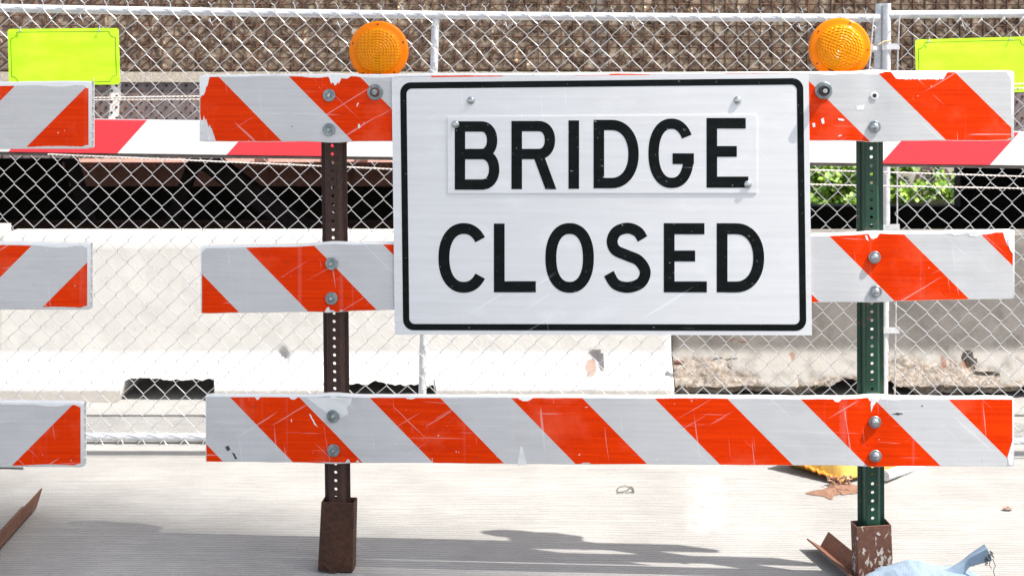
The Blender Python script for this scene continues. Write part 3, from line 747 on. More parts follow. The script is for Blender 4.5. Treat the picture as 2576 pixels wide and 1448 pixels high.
def aby(x): return 382.5 + .0132 * x
xa, xb = -900, 3500
mid = lambda x: (ay(x) + aby(x)) / 2 + .0
mb = MB(); secs = [xa + (xb - xa) * i / 40 for i in range(41)]
for x in secs:
    for (yy, off) in ((ay(x), 0), (ay(x) + 1.0, -.003), (aby(x) - 1.5, -.003), (aby(x), 0), (aby(x), .03), (ay(x), .03)): mb.v.append(W(x, yy, YA) + Vector((0, off, 0)))
for i in range(40):
    for k in range(6): a = i * 6 + k; b = i * 6 + (k + 1) % 6; mb.f.append((a, b, b + 6, a + 6))
mb.f += [tuple(range(6))[::-1], tuple(240 + k for k in range(6))]
mb.build('striped_panel', M['arm'], ga, uvf=lambda v: (v.x, v.z - (EYE - (375 - HZ) / F * YA)))
mb = MB()
mb.tube([W(x, aby(x) + 3.2, YA + .012) for x in secs], .0065, 8); mb.build('edge_tube', M['arm_metal'], ga, smooth=True)
mb = MB(); mb.tube([W(x, ay(x) - 1.0, YA + .012) for x in secs], .0025, 6); 
mb.build('top_trim', M['plastic'], ga)
s = NT('rope_white'); p = worldvec(s); s.base(s.mix(s.noise(p, 90, 3), (0.55, 0.48, 0.42), (0.80, 0.74, 0.68))); s.set(Roughness=.55); M['rope'] = s.m
def cable(pts, label):
    P = [W(x, y, YA - .011) for x, y in pts]; L = []
    for a, b in zip(P, P[1:]):
        n = max(1, int((b - a).length / .006)); L += [a.lerp(b, i / n) for i in range(n)]
    mb = MB(); acc = 0
    for ph in (0, math.pi):
        mb.tube([q + Vector((0, .0017 * math.cos(i * 1.25 + ph), .0017 * math.sin(i * 1.25 + ph))) for i, q in enumerate(L)], .0020, 4, cap=False)
    tag(mb.build('support_cable', M['rope'], smooth=True), label, 'cable', 'twisted cables strung along the gate arm')
cable([(-600, 249), (231, 246), (500, 242.5), (1400, 231), (2560, 211.5), (3300, 199)], 'twisted pale cable, upper of the two close cables above the gate arm at left')
cable([(-600, 255), (231, 251.7), (500, 250), (1400, 240), (2560, 222.5), (3300, 213)], 'twisted pale cable, lower of the two close cables above the gate arm at left')
cable([(120, 388), (805, 417.5), (989, 425.6), (2040, 464), (2226, 468), (2576, 474), (3300, 488)], 'twisted pale cable sagging from the arm at left to below the ivy gap at right')
cable([(1500, 412), (2040, 427.6), (2576, 444), (3300, 466)], 'twisted pale cable crossing the ivy just under the gate arm at right')
# bracket on arm (casts the bump in the arm's shadow)
mb = MB(); c = W(560, 292, YA); mb.box((c.x - .05, YA - .002, c.z - .012), (c.x + .05, YA + .03, c.z + .018)); mb.build('bracket', M['arm_metal'], ga)

# ================================================================= BARRICADES
TH = .025
class Bar:
    """vertical plane of a barricade: a line on the ground from (px0, s0) to (px1, s1), s = pixels per metre"""
    def __init__(s, px0, s0, px1, s1):
        s.a = Vector(((px0 - 1288) / s0, F / s0, 0)); s.b = Vector(((px1 - 1288) / s1, F / s1, 0))
        s.L = (s.b - s.a).length; s.d = (s.b - s.a).normalized(); s.n = Vector((s.d.y, -s.d.x, 0))   # n points to the camera
    def uz(s, px, py, off=0.0):
        # intersection of the pixel's ray with the plane moved off towards the camera
        r = Vector(((px - 1288) / F, 1, -(py - HZ) / F)); o = s.a + s.n * off
        t = (o.dot(s.n)) / (r.x * s.n.x + r.y * s.n.y)
        p = r * t; return (p - o).dot(s.d) if False else Vector((p.x - o.x, p.y - o.y, 0)).dot(s.d), EYE + p.z
    def P(s, u, z, off=0.0):
        q = s.a + s.d * u + s.n * off; return Vector((q.x, q.y, z))
def board(B_, tl, tr, bl, br, parent, posts, seed, hollow=None):
    """corner (u,z) values; returns edge functions"""
    u0 = min(tl[0], bl[0]); u1 = max(tr[0], br[0])
    zt = lambda u: tl[1] + (tr[1] - tl[1]) * (u - u0) / (u1 - u0)
    zb = lambda u: bl[1] + (br[1] - bl[1]) * (u - u0) / (u1 - u0)
    def pinch(u): return sum(math.exp(-((u - p) / .045) ** 2) for p in posts)
    def ztt(u): return zt(u) + .0022 * fbm((u * 3, seed, 0)) + .004 * pinch(u)
    def zbb(u): return zb(u) + .0015 * fbm((u * 4, seed, 5)) - .004 * pinch(u)
    def yo(u, v): return .0016 * fbm((u * 2.2, v * 1.5, seed + 3)) - .003 * pinch(u) * (1 - abs(v - .5))
    mb = MB(); n = 160; r = .004
    ring = []
    for i in range(n + 1):
        u = u0 + (u1 - u0) * i / n; e = min(u - u0, u1 - u); sh = .003 * (1 - min(1, e / .004))
        T = ztt(u) - sh; Bm = zbb(u) + sh; f0 = yo(u, .5)
        prof = [(T - r, f0), (T - r * .3, f0 - r * .3), (T, f0 - r), (T, f0 - TH + r), (T - r, f0 - TH), (Bm + r, f0 - TH), (Bm, f0 - TH + r), (Bm, f0 - r), (Bm + r * .3, f0 - r * .3), (Bm + r, f0)]
        for z, o in prof: mb.v.append(B_.P(u, z, o))
    for i in range(n):
        for k in range(10): a = i * 10 + k; b = i * 10 + (k + 1) % 10; mb.f.append((a, a + 10, b + 10, b))
    mb.f.append(tuple(range(10)))
    if not hollow: mb.f.append(tuple(n * 10 + k for k in range(10))[::-1])
    else:
        # open extruded end: recessed throat and cell walls
        base = n * 10; cen = [mb.v[base + k].copy() for k in range(10)]; o = len(mb.v)
        T = ztt(u1); Bm = zbb(u1); cy = -TH / 2
        inn = []
        for k in range(10):
            z = T - .003 if k < 5 else Bm + .003
            off = (-.003 if k in (0, 1, 2, 7, 8, 9) else -TH + .003)
            inn.append((z, off))
        for (z, off) in inn: mb.v.append(B_.P(u1 - .001, z, off))
        for (z, off) in inn: mb.v.append(B_.P(u1 - .06, z, off))
        for k in range(10):
            kk = (k + 1) % 10; mb.f.append((base + k, o + k, o + kk, base + kk)); mb.f.append((o + k, o + 10 + k, o + 10 + kk, o + kk))
        mb.f.append(tuple(o + 10 + k for k in range(10)))
    bo = mb.build('board', M['plastic'], parent, smooth=True, auto=45)
    if hollow:
        m_ = MB(); T = ztt(u1); Bm = zbb(u1)
        for k in range(1, 8):
            z = Bm + (T - Bm) * k / 8; a = B_.P(u1 - .055, z, -.003); b = B_.P(u1 - .0015, z, -.003); c_ = B_.P(u1 - .0015, z, -TH + .003); d_ = B_.P(u1 - .055, z, -TH + .003)
            up = Vector((0, 0, .0012)); m_.add([a - up, b - up, c_ - up, d_ - up, a + up, b + up, c_ + up, d_ + up], [(0, 3, 2, 1), (4, 5, 6, 7), (0, 1, 5, 4), (1, 2, 6, 5), (2, 3, 7, 6), (3, 0, 4, 7)])
        m_.build('cell_wall', M['plastic'], bo)
    return dict(u0=u0, u1=u1, zt=ztt, zb=zbb, yo=yo, obj=bo)
def sheet(B_, bd, ua, ub, mat, parent, top_notch=(), bot_notch=(), mt=.0065, mbm=.002, seed=0, rag=.0008, holes=()):
    """reflective sheet on the board face, with torn places (u, halfwidth, depth)"""
    def nd(u, L, sd):
        d = 0
        for nt_ in L:
            c, w, dep = nt_[:3]; pw = nt_[3] if len(nt_) > 3 else 2.2
            q = abs(u - c) / w
            if q < 1:
                d = max(d, dep * (1 - q ** pw) * (1 + .35 * fbm((u * 150, sd, 1), 3)) if dep > 0 else 0)
        return d
    mb = MB(); n = int((ub - ua) / .0022); K = 8
    for i in range(n + 1):
        u = ua + (ub - ua) * i / n
        T = bd['zt'](u) - mt - nd(u, top_notch, seed) - rag * abs(fbm((u * 60, seed, 2), 3)); Bm = bd['zb'](u) + mbm + nd(u, bot_notch, seed + 5) + rag * .6 * abs(fbm((u * 55, seed, 8), 3))
        if Bm > T: Bm = T = (Bm + T) / 2
        for k in range(K + 1):
            z = Bm + (T - Bm) * k / K; mb.v.append(B_.P(u, z, bd['yo'](u, .5) + .0007))
    for i in range(n):
        for k in range(K): a = i * (K + 1) + k; mb.f.append((a, a + K + 1, a + K + 2, a + 1))
    O = B_.a; dd_ = B_.d
    return mb.build('reflective_sheet', mat, parent, smooth=True, uvf=lambda v: ((v - O).dot(dd_), v.z))
def cval(B_, px, py, sign, off=.0): u, z = B_.uz(px, py, off); return u + sign * z

WASH = {}
def bolt(B_, px, py, parent, kind, off=.0015, rpx=None):
    u, z = B_.uz(px, py, off); c = B_.P(u, z, off); ax = B_.n
    key = kind
    if kind == 'flat':
        if key not in WASH:
            m1 = MB().lathe([(.0, 0.0), (.0192, 0), (.0192, .0018), (.0185, .0024), (.0, .0024)], c, ax, 28, False); w = m1.build('washer', M['bolt'], parent, smooth=True, auto=30)
            m2 = MB().lathe([(.0078, .0024), (.0078, .0085), (.0068, .0098), (.0, .0098)], c, ax, 6, False); h_ = m2.build('hex_bolt', M['bolt'], w)
            m3 = MB().lathe([(.0042, .0098), (.0042, .013), (.0, .0135)], c, ax, 12, False); e_ = m3.build('bolt_tip', M['dome'], w)
            WASH[key] = (w, WL[w.name] - c, [(h_, WL[h_.name] - c), (e_, WL[e_.name] - c)])
            return
    elif kind == 'dome':
        if key not in WASH:
            m1 = MB().lathe([(.0, 0.0), (.0180, 0), (.0180, .0018), (.0172, .0026), (.0, .0026)], c, ax, 28, False); w = m1.build('washer', M['bolt'], parent, smooth=True, auto=30)
            m2 = MB().lathe([(.0125, .0026), (.0125, .0045), (.0112, .0072), (.0085, .0096), (.0045, .0110), (.0, .0114)], c, ax, 20, False); h_ = m2.build('dome_bolt', M['dome'], w, smooth=True, auto=50)
            WASH[key] = (w, WL[w.name] - c, [(h_, WL[h_.name] - c)]); return
    elif kind == 'small':
        if key not in WASH:
            m2 = MB().lathe([(.0120, .0), (.0118, .0020), (.0105, .0048), (.0075, .0068), (.0035, .0078), (.0, .008)], c, ax, 20, False); w = m2.build('dome_bolt', M['dome'], parent, smooth=True)
            WASH[key] = (w, WL[w.name] - c, []); return
    elif kind == 'big':
        m1 = MB().lathe([(.0, 0.0), (.0245, 0), (.0245, .002), (.0235, .003), (.0, .003)], c, ax, 30, False); w = m1.build('washer', M['bolt'], parent, smooth=True, auto=30)
        MB().lathe([(.0145, .003), (.0145, .010), (.0120, .012), (.0, .012)], c, ax, 20, False).build('collar', M['rust_brown'], w, smooth=True, auto=40)
        MB().lathe([(.0098, .012), (.0098, .020), (.0088, .0215), (.0, .0215)], c, ax, 6, False).build('hex_bolt', M['bolt'], w); return
    elif kind == 'nut':
        m1 = MB().lathe([(.0, 0.0), (.0258, 0), (.0258, .002), (.0246, .003), (.0, .003)], c, ax, 30, False); w = m1.build('washer', M['bolt'], parent, smooth=True, auto=30)
        MB().lathe([(.0155, .003), (.0152, .030), (.0135, .034), (.0100, .034), (.0100, .018), (.0, .018)], c, ax, 26, False).build('collar', M['black_rubber'], w, smooth=True, auto=40)
        MB().lathe([(.0082, .018), (.0082, .031), (.007, .033), (.0, .033)], c, ax, 12, False).build('bolt_tip', M['dome'], w); return
    w0_, d0, ch = WASH[key]; w = share(w0_, c + d0, parent)
    for (h_, dh) in ch: share(h_, c + dh, w)

def upost(B_, uc, lean, z0, z1, mat, parent, web=.0225, depth=.028, back=TH, holes=True):
    """U-channel with real punched holes: web towards the camera, flanges set back. uc at z1, lean is du from top to bottom"""
    name = 'post'
    hp = .0256; n = int((z1 - z0) / hp); mb = MB(); rim = MB()
    wh = .0208   # half web
    hat = [(-.0395, depth + .000), (-.0290, depth), (-wh, .004), (-wh + .004, 0), (wh - .004, 0), (wh, .004), (.0290, depth), (.0395, depth)]
    t = .0042
    def up(z): return uc + lean * (z1 - z) / (z1 - z0)
    def P(x, y, z, inner=0): return B_.P(up(z) + x, z, -back - y - inner)
    # side strips (everything but the flat of the web)
    def strip(pts, inner):
        vs = []
        for z in (z0, z1):
            for x, y in pts: vs.append(P(x, y, z, inner))
        k = len(pts); fs = [(i, i + 1, i + 1 + k, i + k) for i in range(k - 1)]
        mb.add(vs, fs)
    for inner in (0, t):
        strip(hat[:4], inner); strip(hat[4:], inner)
    for x, y in (hat[0], hat[-1]): 
        mb.add([P(x, y, z0), P(x, y, z0, t), P(x, y, z1, t), P(x, y, z1)], [(0, 1, 2, 3)])
    # web with holes: per pitch cell an octagon-holed square
    xw = wh - .004; rh = .0049; m = 16
    zc = z1 - hp / 2; cells = []
    while zc - hp / 2 > z0: cells.append(zc); zc -= hp
    for zc in cells:
        outer = []
        for k in range(m):
            a = 2 * math.pi * k / m; c_, s_ = math.cos(a), math.sin(a); q = max(abs(c_) / xw, abs(s_) / (hp / 2)); outer.append((c_ / q, s_ / q))
        # snap corners so neighbouring cells close up
        cor = [(xw, hp / 2), (-xw, hp / 2), (-xw, -hp / 2), (xw, -hp / 2)]
        for cx, cz in cor:
            b_ = min(range(m), key=lambda i: (outer[i][0] - cx) ** 2 + (outer[i][1] - cz) ** 2); outer[b_] = (cx, cz)
        inn = [(rh * math.cos(2 * math.pi * k / m), rh * math.sin(2 * math.pi * k / m)) for k in range(m)]
        for side in (0, t):
            vs = [P(x, 0, zc + z, side) for x, z in outer] + [P(x, 0, zc + z, side) for x, z in inn]
            mb.add(vs, [(k, (k + 1) % m, m + (k + 1) % m, m + k) for k in range(m)])
        vs = [P(x, 0, zc + z, 0) for x, z in inn] + [P(x, 0, zc + z, t) for x, z in inn]
        rim.add(vs, [(k, (k + 1) % m, m + (k + 1) % m, m + k) for k in range(m)])
    zl = cells[-1] - hp / 2
    mb.add([P(-xw, 0, zl), P(xw, 0, zl), P(xw, 0, z0), P(-xw, 0, z0)], [(0, 1, 2, 3)])
    po = mb.build(name, mat, parent)
    rim.build('hole_rim', M['hole_rim'] if mat is M['green'] else M['rust_post'], po)
    return po
def socket(B_, u0, u1, u0b, u1b, z1, mat, parent, yb=-.024, depth=.058, slant=0.0, turn=0.0):
    """open-topped steel box; turn rotates it a little so a side shows"""
    def ring(ua, ub, z, ins, zadd=0):
        c = (ua + ub) / 2; hw = (ub - ua) / 2 - ins; hd = depth / 2 - ins; out = []
        for i, j in ((-1, 1), (1, 1), (1, -1), (-1, -1)):
            x, y = i * hw, j * hd; xr = x * math.cos(turn) - y * math.sin(turn); yr = x * math.sin(turn) + y * math.cos(turn)
            out.append(B_.P(c + xr, z + slant * i, yb - depth / 2 + yr + .012))
        return out
    mb = MB(); t = .0045
    a = ring(u0b, u1b, 0.004, 0); b = ring(u0, u1, z1, 0); c = ring(u0, u1, z1, t); d = ring(u0, u1, z1 - .14, t)
    mb.add(a + b + c + d, [(0, 1, 5, 4), (1, 2, 6, 5), (2, 3, 7, 6), (3, 0, 4, 7)] + [(4 + k, 4 + (k + 1) % 4, 8 + (k + 1) % 4, 8 + k) for k in range(4)] + [(8 + k, 8 + (k + 1) % 4, 12 + (k + 1) % 4, 12 + k) for k in range(4)] + [(15, 14, 13, 12), (3, 2, 1, 0)])
    return mb.build('socket', mat, parent, bevel=.0025)
def angle_iron(p, q, mat, parent, w=.05, roll=45, t=.0045, name='foot', cut=0):
    p = Vector(p); q = Vector(q); d = (q - p).normalized(); a = d.cross(Vector((0, 0, 1))).normalized(); up = a.cross(d)
    mb = MB()
    for sg in (1, -1):
        ang = R(roll) if sg > 0 else R(180 - (90 - roll))
        e = a * math.cos(ang) + up * math.sin(ang); nn = d.cross(e).normalized() * (t * sg)
        qq = q + d * (cut if sg > 0 else 0)
        mb.add([p, q, qq + e * w, p + e * w, p + nn, q + nn, qq + e * w + nn, p + e * w + nn], [(0, 1, 2, 3), (7, 6, 5, 4), (0, 4, 5, 1), (1, 5, 6, 2), (2, 6, 7, 3), (3, 7, 4, 0)])
    return mb.build(name, mat, parent)

# ---- main barricade
A = Bar(505, 821, 2548, 855)
mt_ = thing('barricade', 'large orange and white striped barricade carrying the BRIDGE CLOSED sign', 'barricade', (A.P(A.L / 2, 0)), 'striped road barricades')
uL = A.uz(838, 700)[0]; uR = A.uz(2199, 700)[0]
def bd_from(B_, tl, tr, bl, br, parent, posts, seed, hollow=None):
    return board(B_, B_.uz(*tl), B_.uz(*tr), B_.uz(*bl), B_.uz(*br), parent, posts, seed, hollow)
top = bd_from(A, (503, 188.5), (2549, 177.5), (502, 357), (2551, 354), mt_, (uL, uR), 1.0)
midb = bd_from(A, (505, 619), (2550, 578), (508, 789), (2552, 752), mt_, (uL, uR), 2.0)
botb = bd_from(A, (517, 992.5), (2551, 998.5), (521, 1162), (2549, 1173.5), mt_, (uL, uR), 3.0)
off = .0007
usplit = 1.25
per = .4375
m1 = sheeting('sheet_top_left', cval(A, 805, 272, 1), per, 1, 1.0)
m2 = sheeting('sheet_top_right', cval(A, 2293, 267, 1), .452, 1, 2.2)
U = lambda px, py=272: A.uz(px, py)[0]
sheet(A, top, U(503) + .001, usplit - .0015, m1, top['obj'], top_notch=[(U(503), .030, .060), (U(843, 190), .022, .028), (U(868, 190), .018, .008), (U(800, 190), .05, .004), (U(950, 190), .07, .004)],
      bot_notch=[(U(503, 355), .050, .072), (U(500, 320), .02, .02)], seed=1, mt=.0070)
sheet(A, top, usplit, U(2549) - .006, m2, top['obj'], top_notch=[(U(2313, 190), .080, .021, 14), (U(2258, 190), .02, .012), (U(2196, 190), .035, .010), (U(2085, 190), .04, .006), (U(2549, 190), .018, .022), (U(2120, 190), .13, .003)], bot_notch=[(U(2549, 350), .02, .006)], seed=2, mt=.004)
m3 = sheeting('sheet_mid_left', cval(A, 697, 703, 1), per, 1, 3.7)
m4 = sheeting('sheet_mid_right', cval(A, 2165, 672, 1), .450, 1, 4.1)
sheet(A, midb, U(505, 700) + .004, usplit - .0015, m3, midb['obj'], top_notch=[(U(505, 620), .016, .012)], bot_notch=[(U(834, 780), .012, .006), (U(858, 780), .006, .006)], seed=3)
sheet(A, midb, usplit, U(2551, 660) - .004, m4, midb['obj'], top_notch=[(U(2199, 590), .016, .016), (U(2440, 580), .075, .007), (U(2551, 580), .032, .055)], bot_notch=[(U(2199, 750), .02, .004)], seed=4)
m5 = sheeting('sheet_bottom', cval(A, 1013, 1085, 1), per, 1, 5.3)
sheet(A, botb, U(517, 1080) + .003, U(2550, 1080) - .004, m5, botb['obj'], top_notch=[(U(648, 1000), .008, .008), (U(738, 1000), .014, .007), (U(838, 1000), .012, .005), (U(1033, 1000), .016, .005), (U(1322, 1000), .022, .009), (U(2106, 1000), .012, .009), (U(2199, 1000), .018, .016), (U(2230, 1000), .05, .004)],
      bot_notch=[(U(2551, 1150), .022, .065), (U(875, 1160), .008, .012), (U(900, 1160), .006, .008), (U(1474, 1165), .018, .005), (U(840, 1160), .05, .004)], seed=5)
def patch(B_, bd, pts, mat, name='peeled_patch', off=.0012):
    P_ = [B_.uz(*p) for p in pts]; dense = []
    for i in range(len(P_)):
        a, b = P_[i], P_[(i + 1) % len(P_)]
        for k in range(5):
            u, z = a[0] + (b[0] - a[0]) * k / 5, a[1] + (b[1] - a[1]) * k / 5
            dense.append((u + .0012 * fbm((u * 300, z * 300, 1), 2), z + .0012 * fbm((u * 300, z * 300, 8), 2)))
    m_ = MB(); f_ = [B_.P(u, z, bd['yo'](u, .5) + off) for u, z in dense]; b_ = [B_.P(u, z, bd['yo'](u, .5) + off - .0005) for u, z in dense]; n = len(f_)
    m_.add(f_ + b_, [tuple(range(n))[::-1]] + [(k, (k + 1) % n, n + (k + 1) % n, n + k) for k in range(n)])
    return m_.build(name, mat, bd['obj'])
mat_noisy('gouge', (0.03, 0.03, 0.025), (0.12, 0.11, 0.09), 200, .9)
PLS = M['plastic']
patch(A, botb, [(772, 1000), (886, 1000), (882, 1016), (872, 1024), (876, 1040), (862, 1049), (846, 1052), (826, 1046), (818, 1034), (800, 1022)], PLS)
patch(A, botb, [(1309, 1122), (1313, 1122), (1317, 1140), (1326, 1168), (1302, 1168), (1306, 1140)], PLS)
patch(A, botb, [(566, 1123), (575, 1120), (580, 1131), (572, 1134)], M['gouge'], 'gouge'); patch(A, botb, [(583, 1136), (590, 1140), (597, 1153), (591, 1154)], M['gouge'], 'gouge')
patch(A, botb, [(777, 1040), (782, 1042), (794, 1066), (800, 1074), (790, 1066)], PLS)
patch(A, botb, [(2193, 1001), (2207, 1001), (2204, 1012), (2197, 1022), (2192, 1036), (2190, 1018)], PLS)
patch(A, botb, [(2543, 1120), (2549, 1100), (2549, 1170), (2538, 1168), (2534, 1150)], PLS)
patch(A, midb, [(2380, 584), (2462, 581), (2458, 596), (2440, 594), (2436, 588), (2400, 592)], PLS)
patch(A, midb, [(2176, 592), (2182, 592), (2186, 607), (2180, 603)], PLS); patch(A, midb, [(820, 776), (826, 771), (832, 786), (816, 786)], PLS)
patch(A, midb, [(2536, 600), (2546, 592), (2549, 640), (2540, 628), (2535, 612)], PLS)
patch(A, top, [(901, 312), (905, 312), (907, 320), (903, 324), (900, 318)], PLS); patch(A, top, [(2065, 300), (2072, 296), (2074, 310), (2068, 313)], PLS); patch(A, top, [(2043, 310), (2050, 309), (2051, 319), (2045, 321)], PLS)
patch(A, top, [(2107, 297), (2124, 300), (2122, 305), (2110, 303)], PLS); patch(A, top, [(2153, 267), (2175, 264), (2172, 276), (2155, 277)], PLS)
patch(A, top, [(503, 300), (514, 305), (510, 318), (504, 314)], PLS); patch(A, top, [(520, 330), (526, 338), (532, 354), (524, 352)], PLS)
for (x, y, w2, h2) in ((640, 1024, 3, 2), (735, 318, 2, 2), (1198, 1150, 3, 2), (2320, 1020, 3, 2), (720, 660, 2, 2), (2258, 1040, 14, 3)):
    bdd = top if y < 400 else (midb if y < 800 else botb)
    patch(A, bdd, [(x - w2, y), (x, y - h2), (x + w2, y), (x, y + h2)], M['gouge'], 'gouge')
# posts
zt_ = 1.50
def post_at(px_top, px_bot, py_bot, mat, z0):
    ua = A.uz(px_top, 160 if False else 370, -TH)[0]; ub = A.uz(px_bot, py_bot, -TH)[0]
    slope = (ub - ua) / (A.uz(px_bot, py_bot, -TH)[1] - A.uz(px_top, 370, -TH)[1])     # du/dz
    z1 = 1.52; uc = ua + slope * (z1 - A.uz(px_top, 370, -TH)[1])
    return upost(A, uc, slope * (z0 - z1), z0, z1, mat, mt_)
post_at(835.5, 845, 1255, M['rust_post'], .035)
post_at(2192, 2195.5, 1310, M['green'], .03)
u_ = lambda px, py: A.uz(px, py, 0)[0]
zS = A.uz(845, 1266, 0)[1]
socket(A, u_(806, 1266), u_(889, 1266), u_(797, 1446), u_(885, 1446), zS, M['rust_dark'], mt_, slant=-.0008)
zS2 = A.uz(2196, 1325, 0)[1]
socket(A, u_(2151, 1325), u_(2243, 1325), u_(2158, 1448) - .002, u_(2249, 1448), zS2, M['rust_chipped'], mt_, slant=.0025, turn=R(-7))
# feet (angle iron, vertex down)
pr_ = A.P(u_(2190, 1400), .012, -.02)
angle_iron(pr_ + A.n * .45 + Vector((.10, 0, 0)), Vector((.985, 4.545, .012)), M['rust_brown'], mt_, w=.052, roll=58, cut=.0)
pl_ = A.P(u_(845, 1400), .012, -.02)
angle_iron(pl_ + A.n * .015 + Vector((-.01, 0, -.006)), pl_ - A.n * .16 + Vector((-.015, 0, -.006)), M['rust_dark'], mt_, w=.038, roll=45)
# bolts
for (x, y) in ((828, 240), (828, 326), (834, 663), (834, 750), (838, 1046), (839, 1132)): bolt(A, x, y, mt_, 'flat')
bolt(A, 944, 232, mt_, 'big'); bolt(A, 2072, 228, mt_, 'nut')
for (x, y) in ((2200, 319), (2200, 647), (2203, 733), (2201, 1061), (2202, 1146)): bolt(A, x, y, mt_, 'dome')
mb = MB(); u, z = A.uz(2200, 241, .001); mb.lathe([(.0, .0006), (.006, .0006), (.0065, .0012), (.0095, .0014), (.012, .0008), (.0, .0008)][2:5], A.P(u, z, .0005), A.n, 18, False); mb.build('hole_rim', M['plastic'], mt_, smooth=True)
mb = MB(); mb.lathe([(.0, .0013), (.0062, .0013), (.0062, .0)], A.P(u, z, .0005), A.n, 9, False); mb.build('dark_hole_disc', M['black_rubber'], mt_)  # raised black disc paints the shaded inside of the empty hole

# ---- sign
SO = .004
sg = thing('road_sign', 'large white BRIDGE CLOSED sign with black border bolted to the barricade boards', 'sign', A.P(1.2, .73, SO))
s = NT('sign_white'); uvn = s.coord('UV')
band = s.noise(s.mapping(uvn, (1, 24, 1)), 2.5, 5, .6); cell = s.voronoi(s.mapping(uvn, (1, 1.15, 1)), 330, 0, 'DISTANCE_TO_EDGE')
c = s.mix(s.ramp(band, .3, .7), (0.735, 0.73, 0.715), (0.81, 0.805, 0.79)); c = s.mix(s.ramp(cell, 0, .14, .12, 0), c, (0.60, 0.60, 0.61))
sc_ = scratches(s, uvn, 7.0, .725); c = s.mix(s.math('MULTIPLY', sc_, .6), c, (0.93, 0.93, 0.92))
bl = s.ramp(s.noise(s.mapping(uvn, (1, 2, 1)), 6, 5, .6), .55, .7, 0, .5); c = s.mix(bl, c, (0.88, 0.875, 0.865))
d = s.ramp(s.noise(s.mapping(uvn, (1, 1, 1), (0, 0, 0), (5, 5, 0)), 33, 5, .7, 1), .75, .78, 0, .45); c = s.mix(d, c, (0.3, 0.2, 0.14))
s.base(c); s.set(Roughness=.36); s.b.inputs['Specular IOR Level'].default_value = .35; s.bump(s.noise(uvn, 9, 3), .002, .4); M['sign_white'] = s.m
s = NT('sign_black'); uvn = s.coord('UV')
n = s.noise(s.mapping(uvn, (1, 3, 1)), 14, 5, .65)
c = s.mix(s.ramp(n, .4, .7), (0.003, 0.005, 0.005), (0.009, 0.011, 0.011))
sc_ = scratches(s, uvn, 7.0, .745); c = s.mix(s.math('MULTIPLY', sc_, .5), c, (0.3, 0.32, 0.32))
ch = s.ramp(s.noise(s.mapping(uvn, (1, 2.2, 1), (0, 0, .4), (2, 9, 0)), 60, 4, .65, .5), .69, .705); c = s.mix(s.math('MULTIPLY', ch, .8), c, (0.75, 0.75, 0.74))
s.base(c); s.set(Roughness=.5); s.b.inputs['Specular IOR Level'].default_value = .12; M['sign_black'] = s.m
TLz, TRz, BRz, BLz = (10, 36), (2259, 11), (2270, 1421), (26, 1417)
def zpx(x, y): return x / 2.1418 + 981.1, y / 2.1418 + 179.0
su = {}
cs = [A.uz(*zpx(*q), SO) for q in (TLz, TRz, BRz, BLz)]
orig = Vector(cs[3]); ex = Vector(cs[2]) - orig; SWd = ((Vector(cs[2]) - orig).length + (Vector(cs[1]) - Vector(cs[0])).length) / 2
ex = ((Vector(cs[2]) - Vector(cs[3])) + (Vector(cs[1]) - Vector(cs[0]))).normalized(); ey = Vector((-ex.y, ex.x)); SHt = ((Vector(cs[0]) - Vector(cs[3])).length + (Vector(cs[1]) - Vector(cs[2])).length) / 2
orig = (Vector(cs[0]) + Vector(cs[1]) + Vector(cs[2]) + Vector(cs[3])) / 4 - ex * SWd / 2 - ey * SHt / 2
def S(a, b, off=0.0):            # sign frame: metres right and up from its lower left corner
    q = orig + ex * a + ey * b; return A.P(q.x, q.y, SO + off)
def sz(x, y):                    # reading position on the sign from the enlarged photo
    q = Vector(A.uz(*zpx(x, y), SO)) - orig; return q.dot(ex), q.dot(ey)
suv = lambda v: ((v - A.a).dot(A.d), v.z)
mb = MB(); N = 40; th = .003
def bow(a, b): return .0022 * math.sin(a * 3.1) * math.cos(b * 4) + .0015
for i in range(N + 1):
    for j in range(21):
        mb.v.append(S(SWd * i / N, SHt * j / 20, 0.002))
for i in range(N):
    for j in range(20): a = i * 21 + j; mb.f.append((a, a + 21, a + 22, a + 1))
o = len(mb.v)
mb.add([S(0, 0, .002), S(SWd, 0, .002), S(SWd, SHt, .002), S(0, SHt, .002), S(0, 0, -.001), S(SWd, 0, -.001), S(SWd, SHt, -.001), S(0, SHt, -.001)], [(0, 4, 5, 1), (1, 5, 6, 2), (2, 6, 7, 3), (3, 7, 4, 0), (4, 7, 6, 5)])
mb.build('panel', M['sign_white'], sg, uvf=suv)
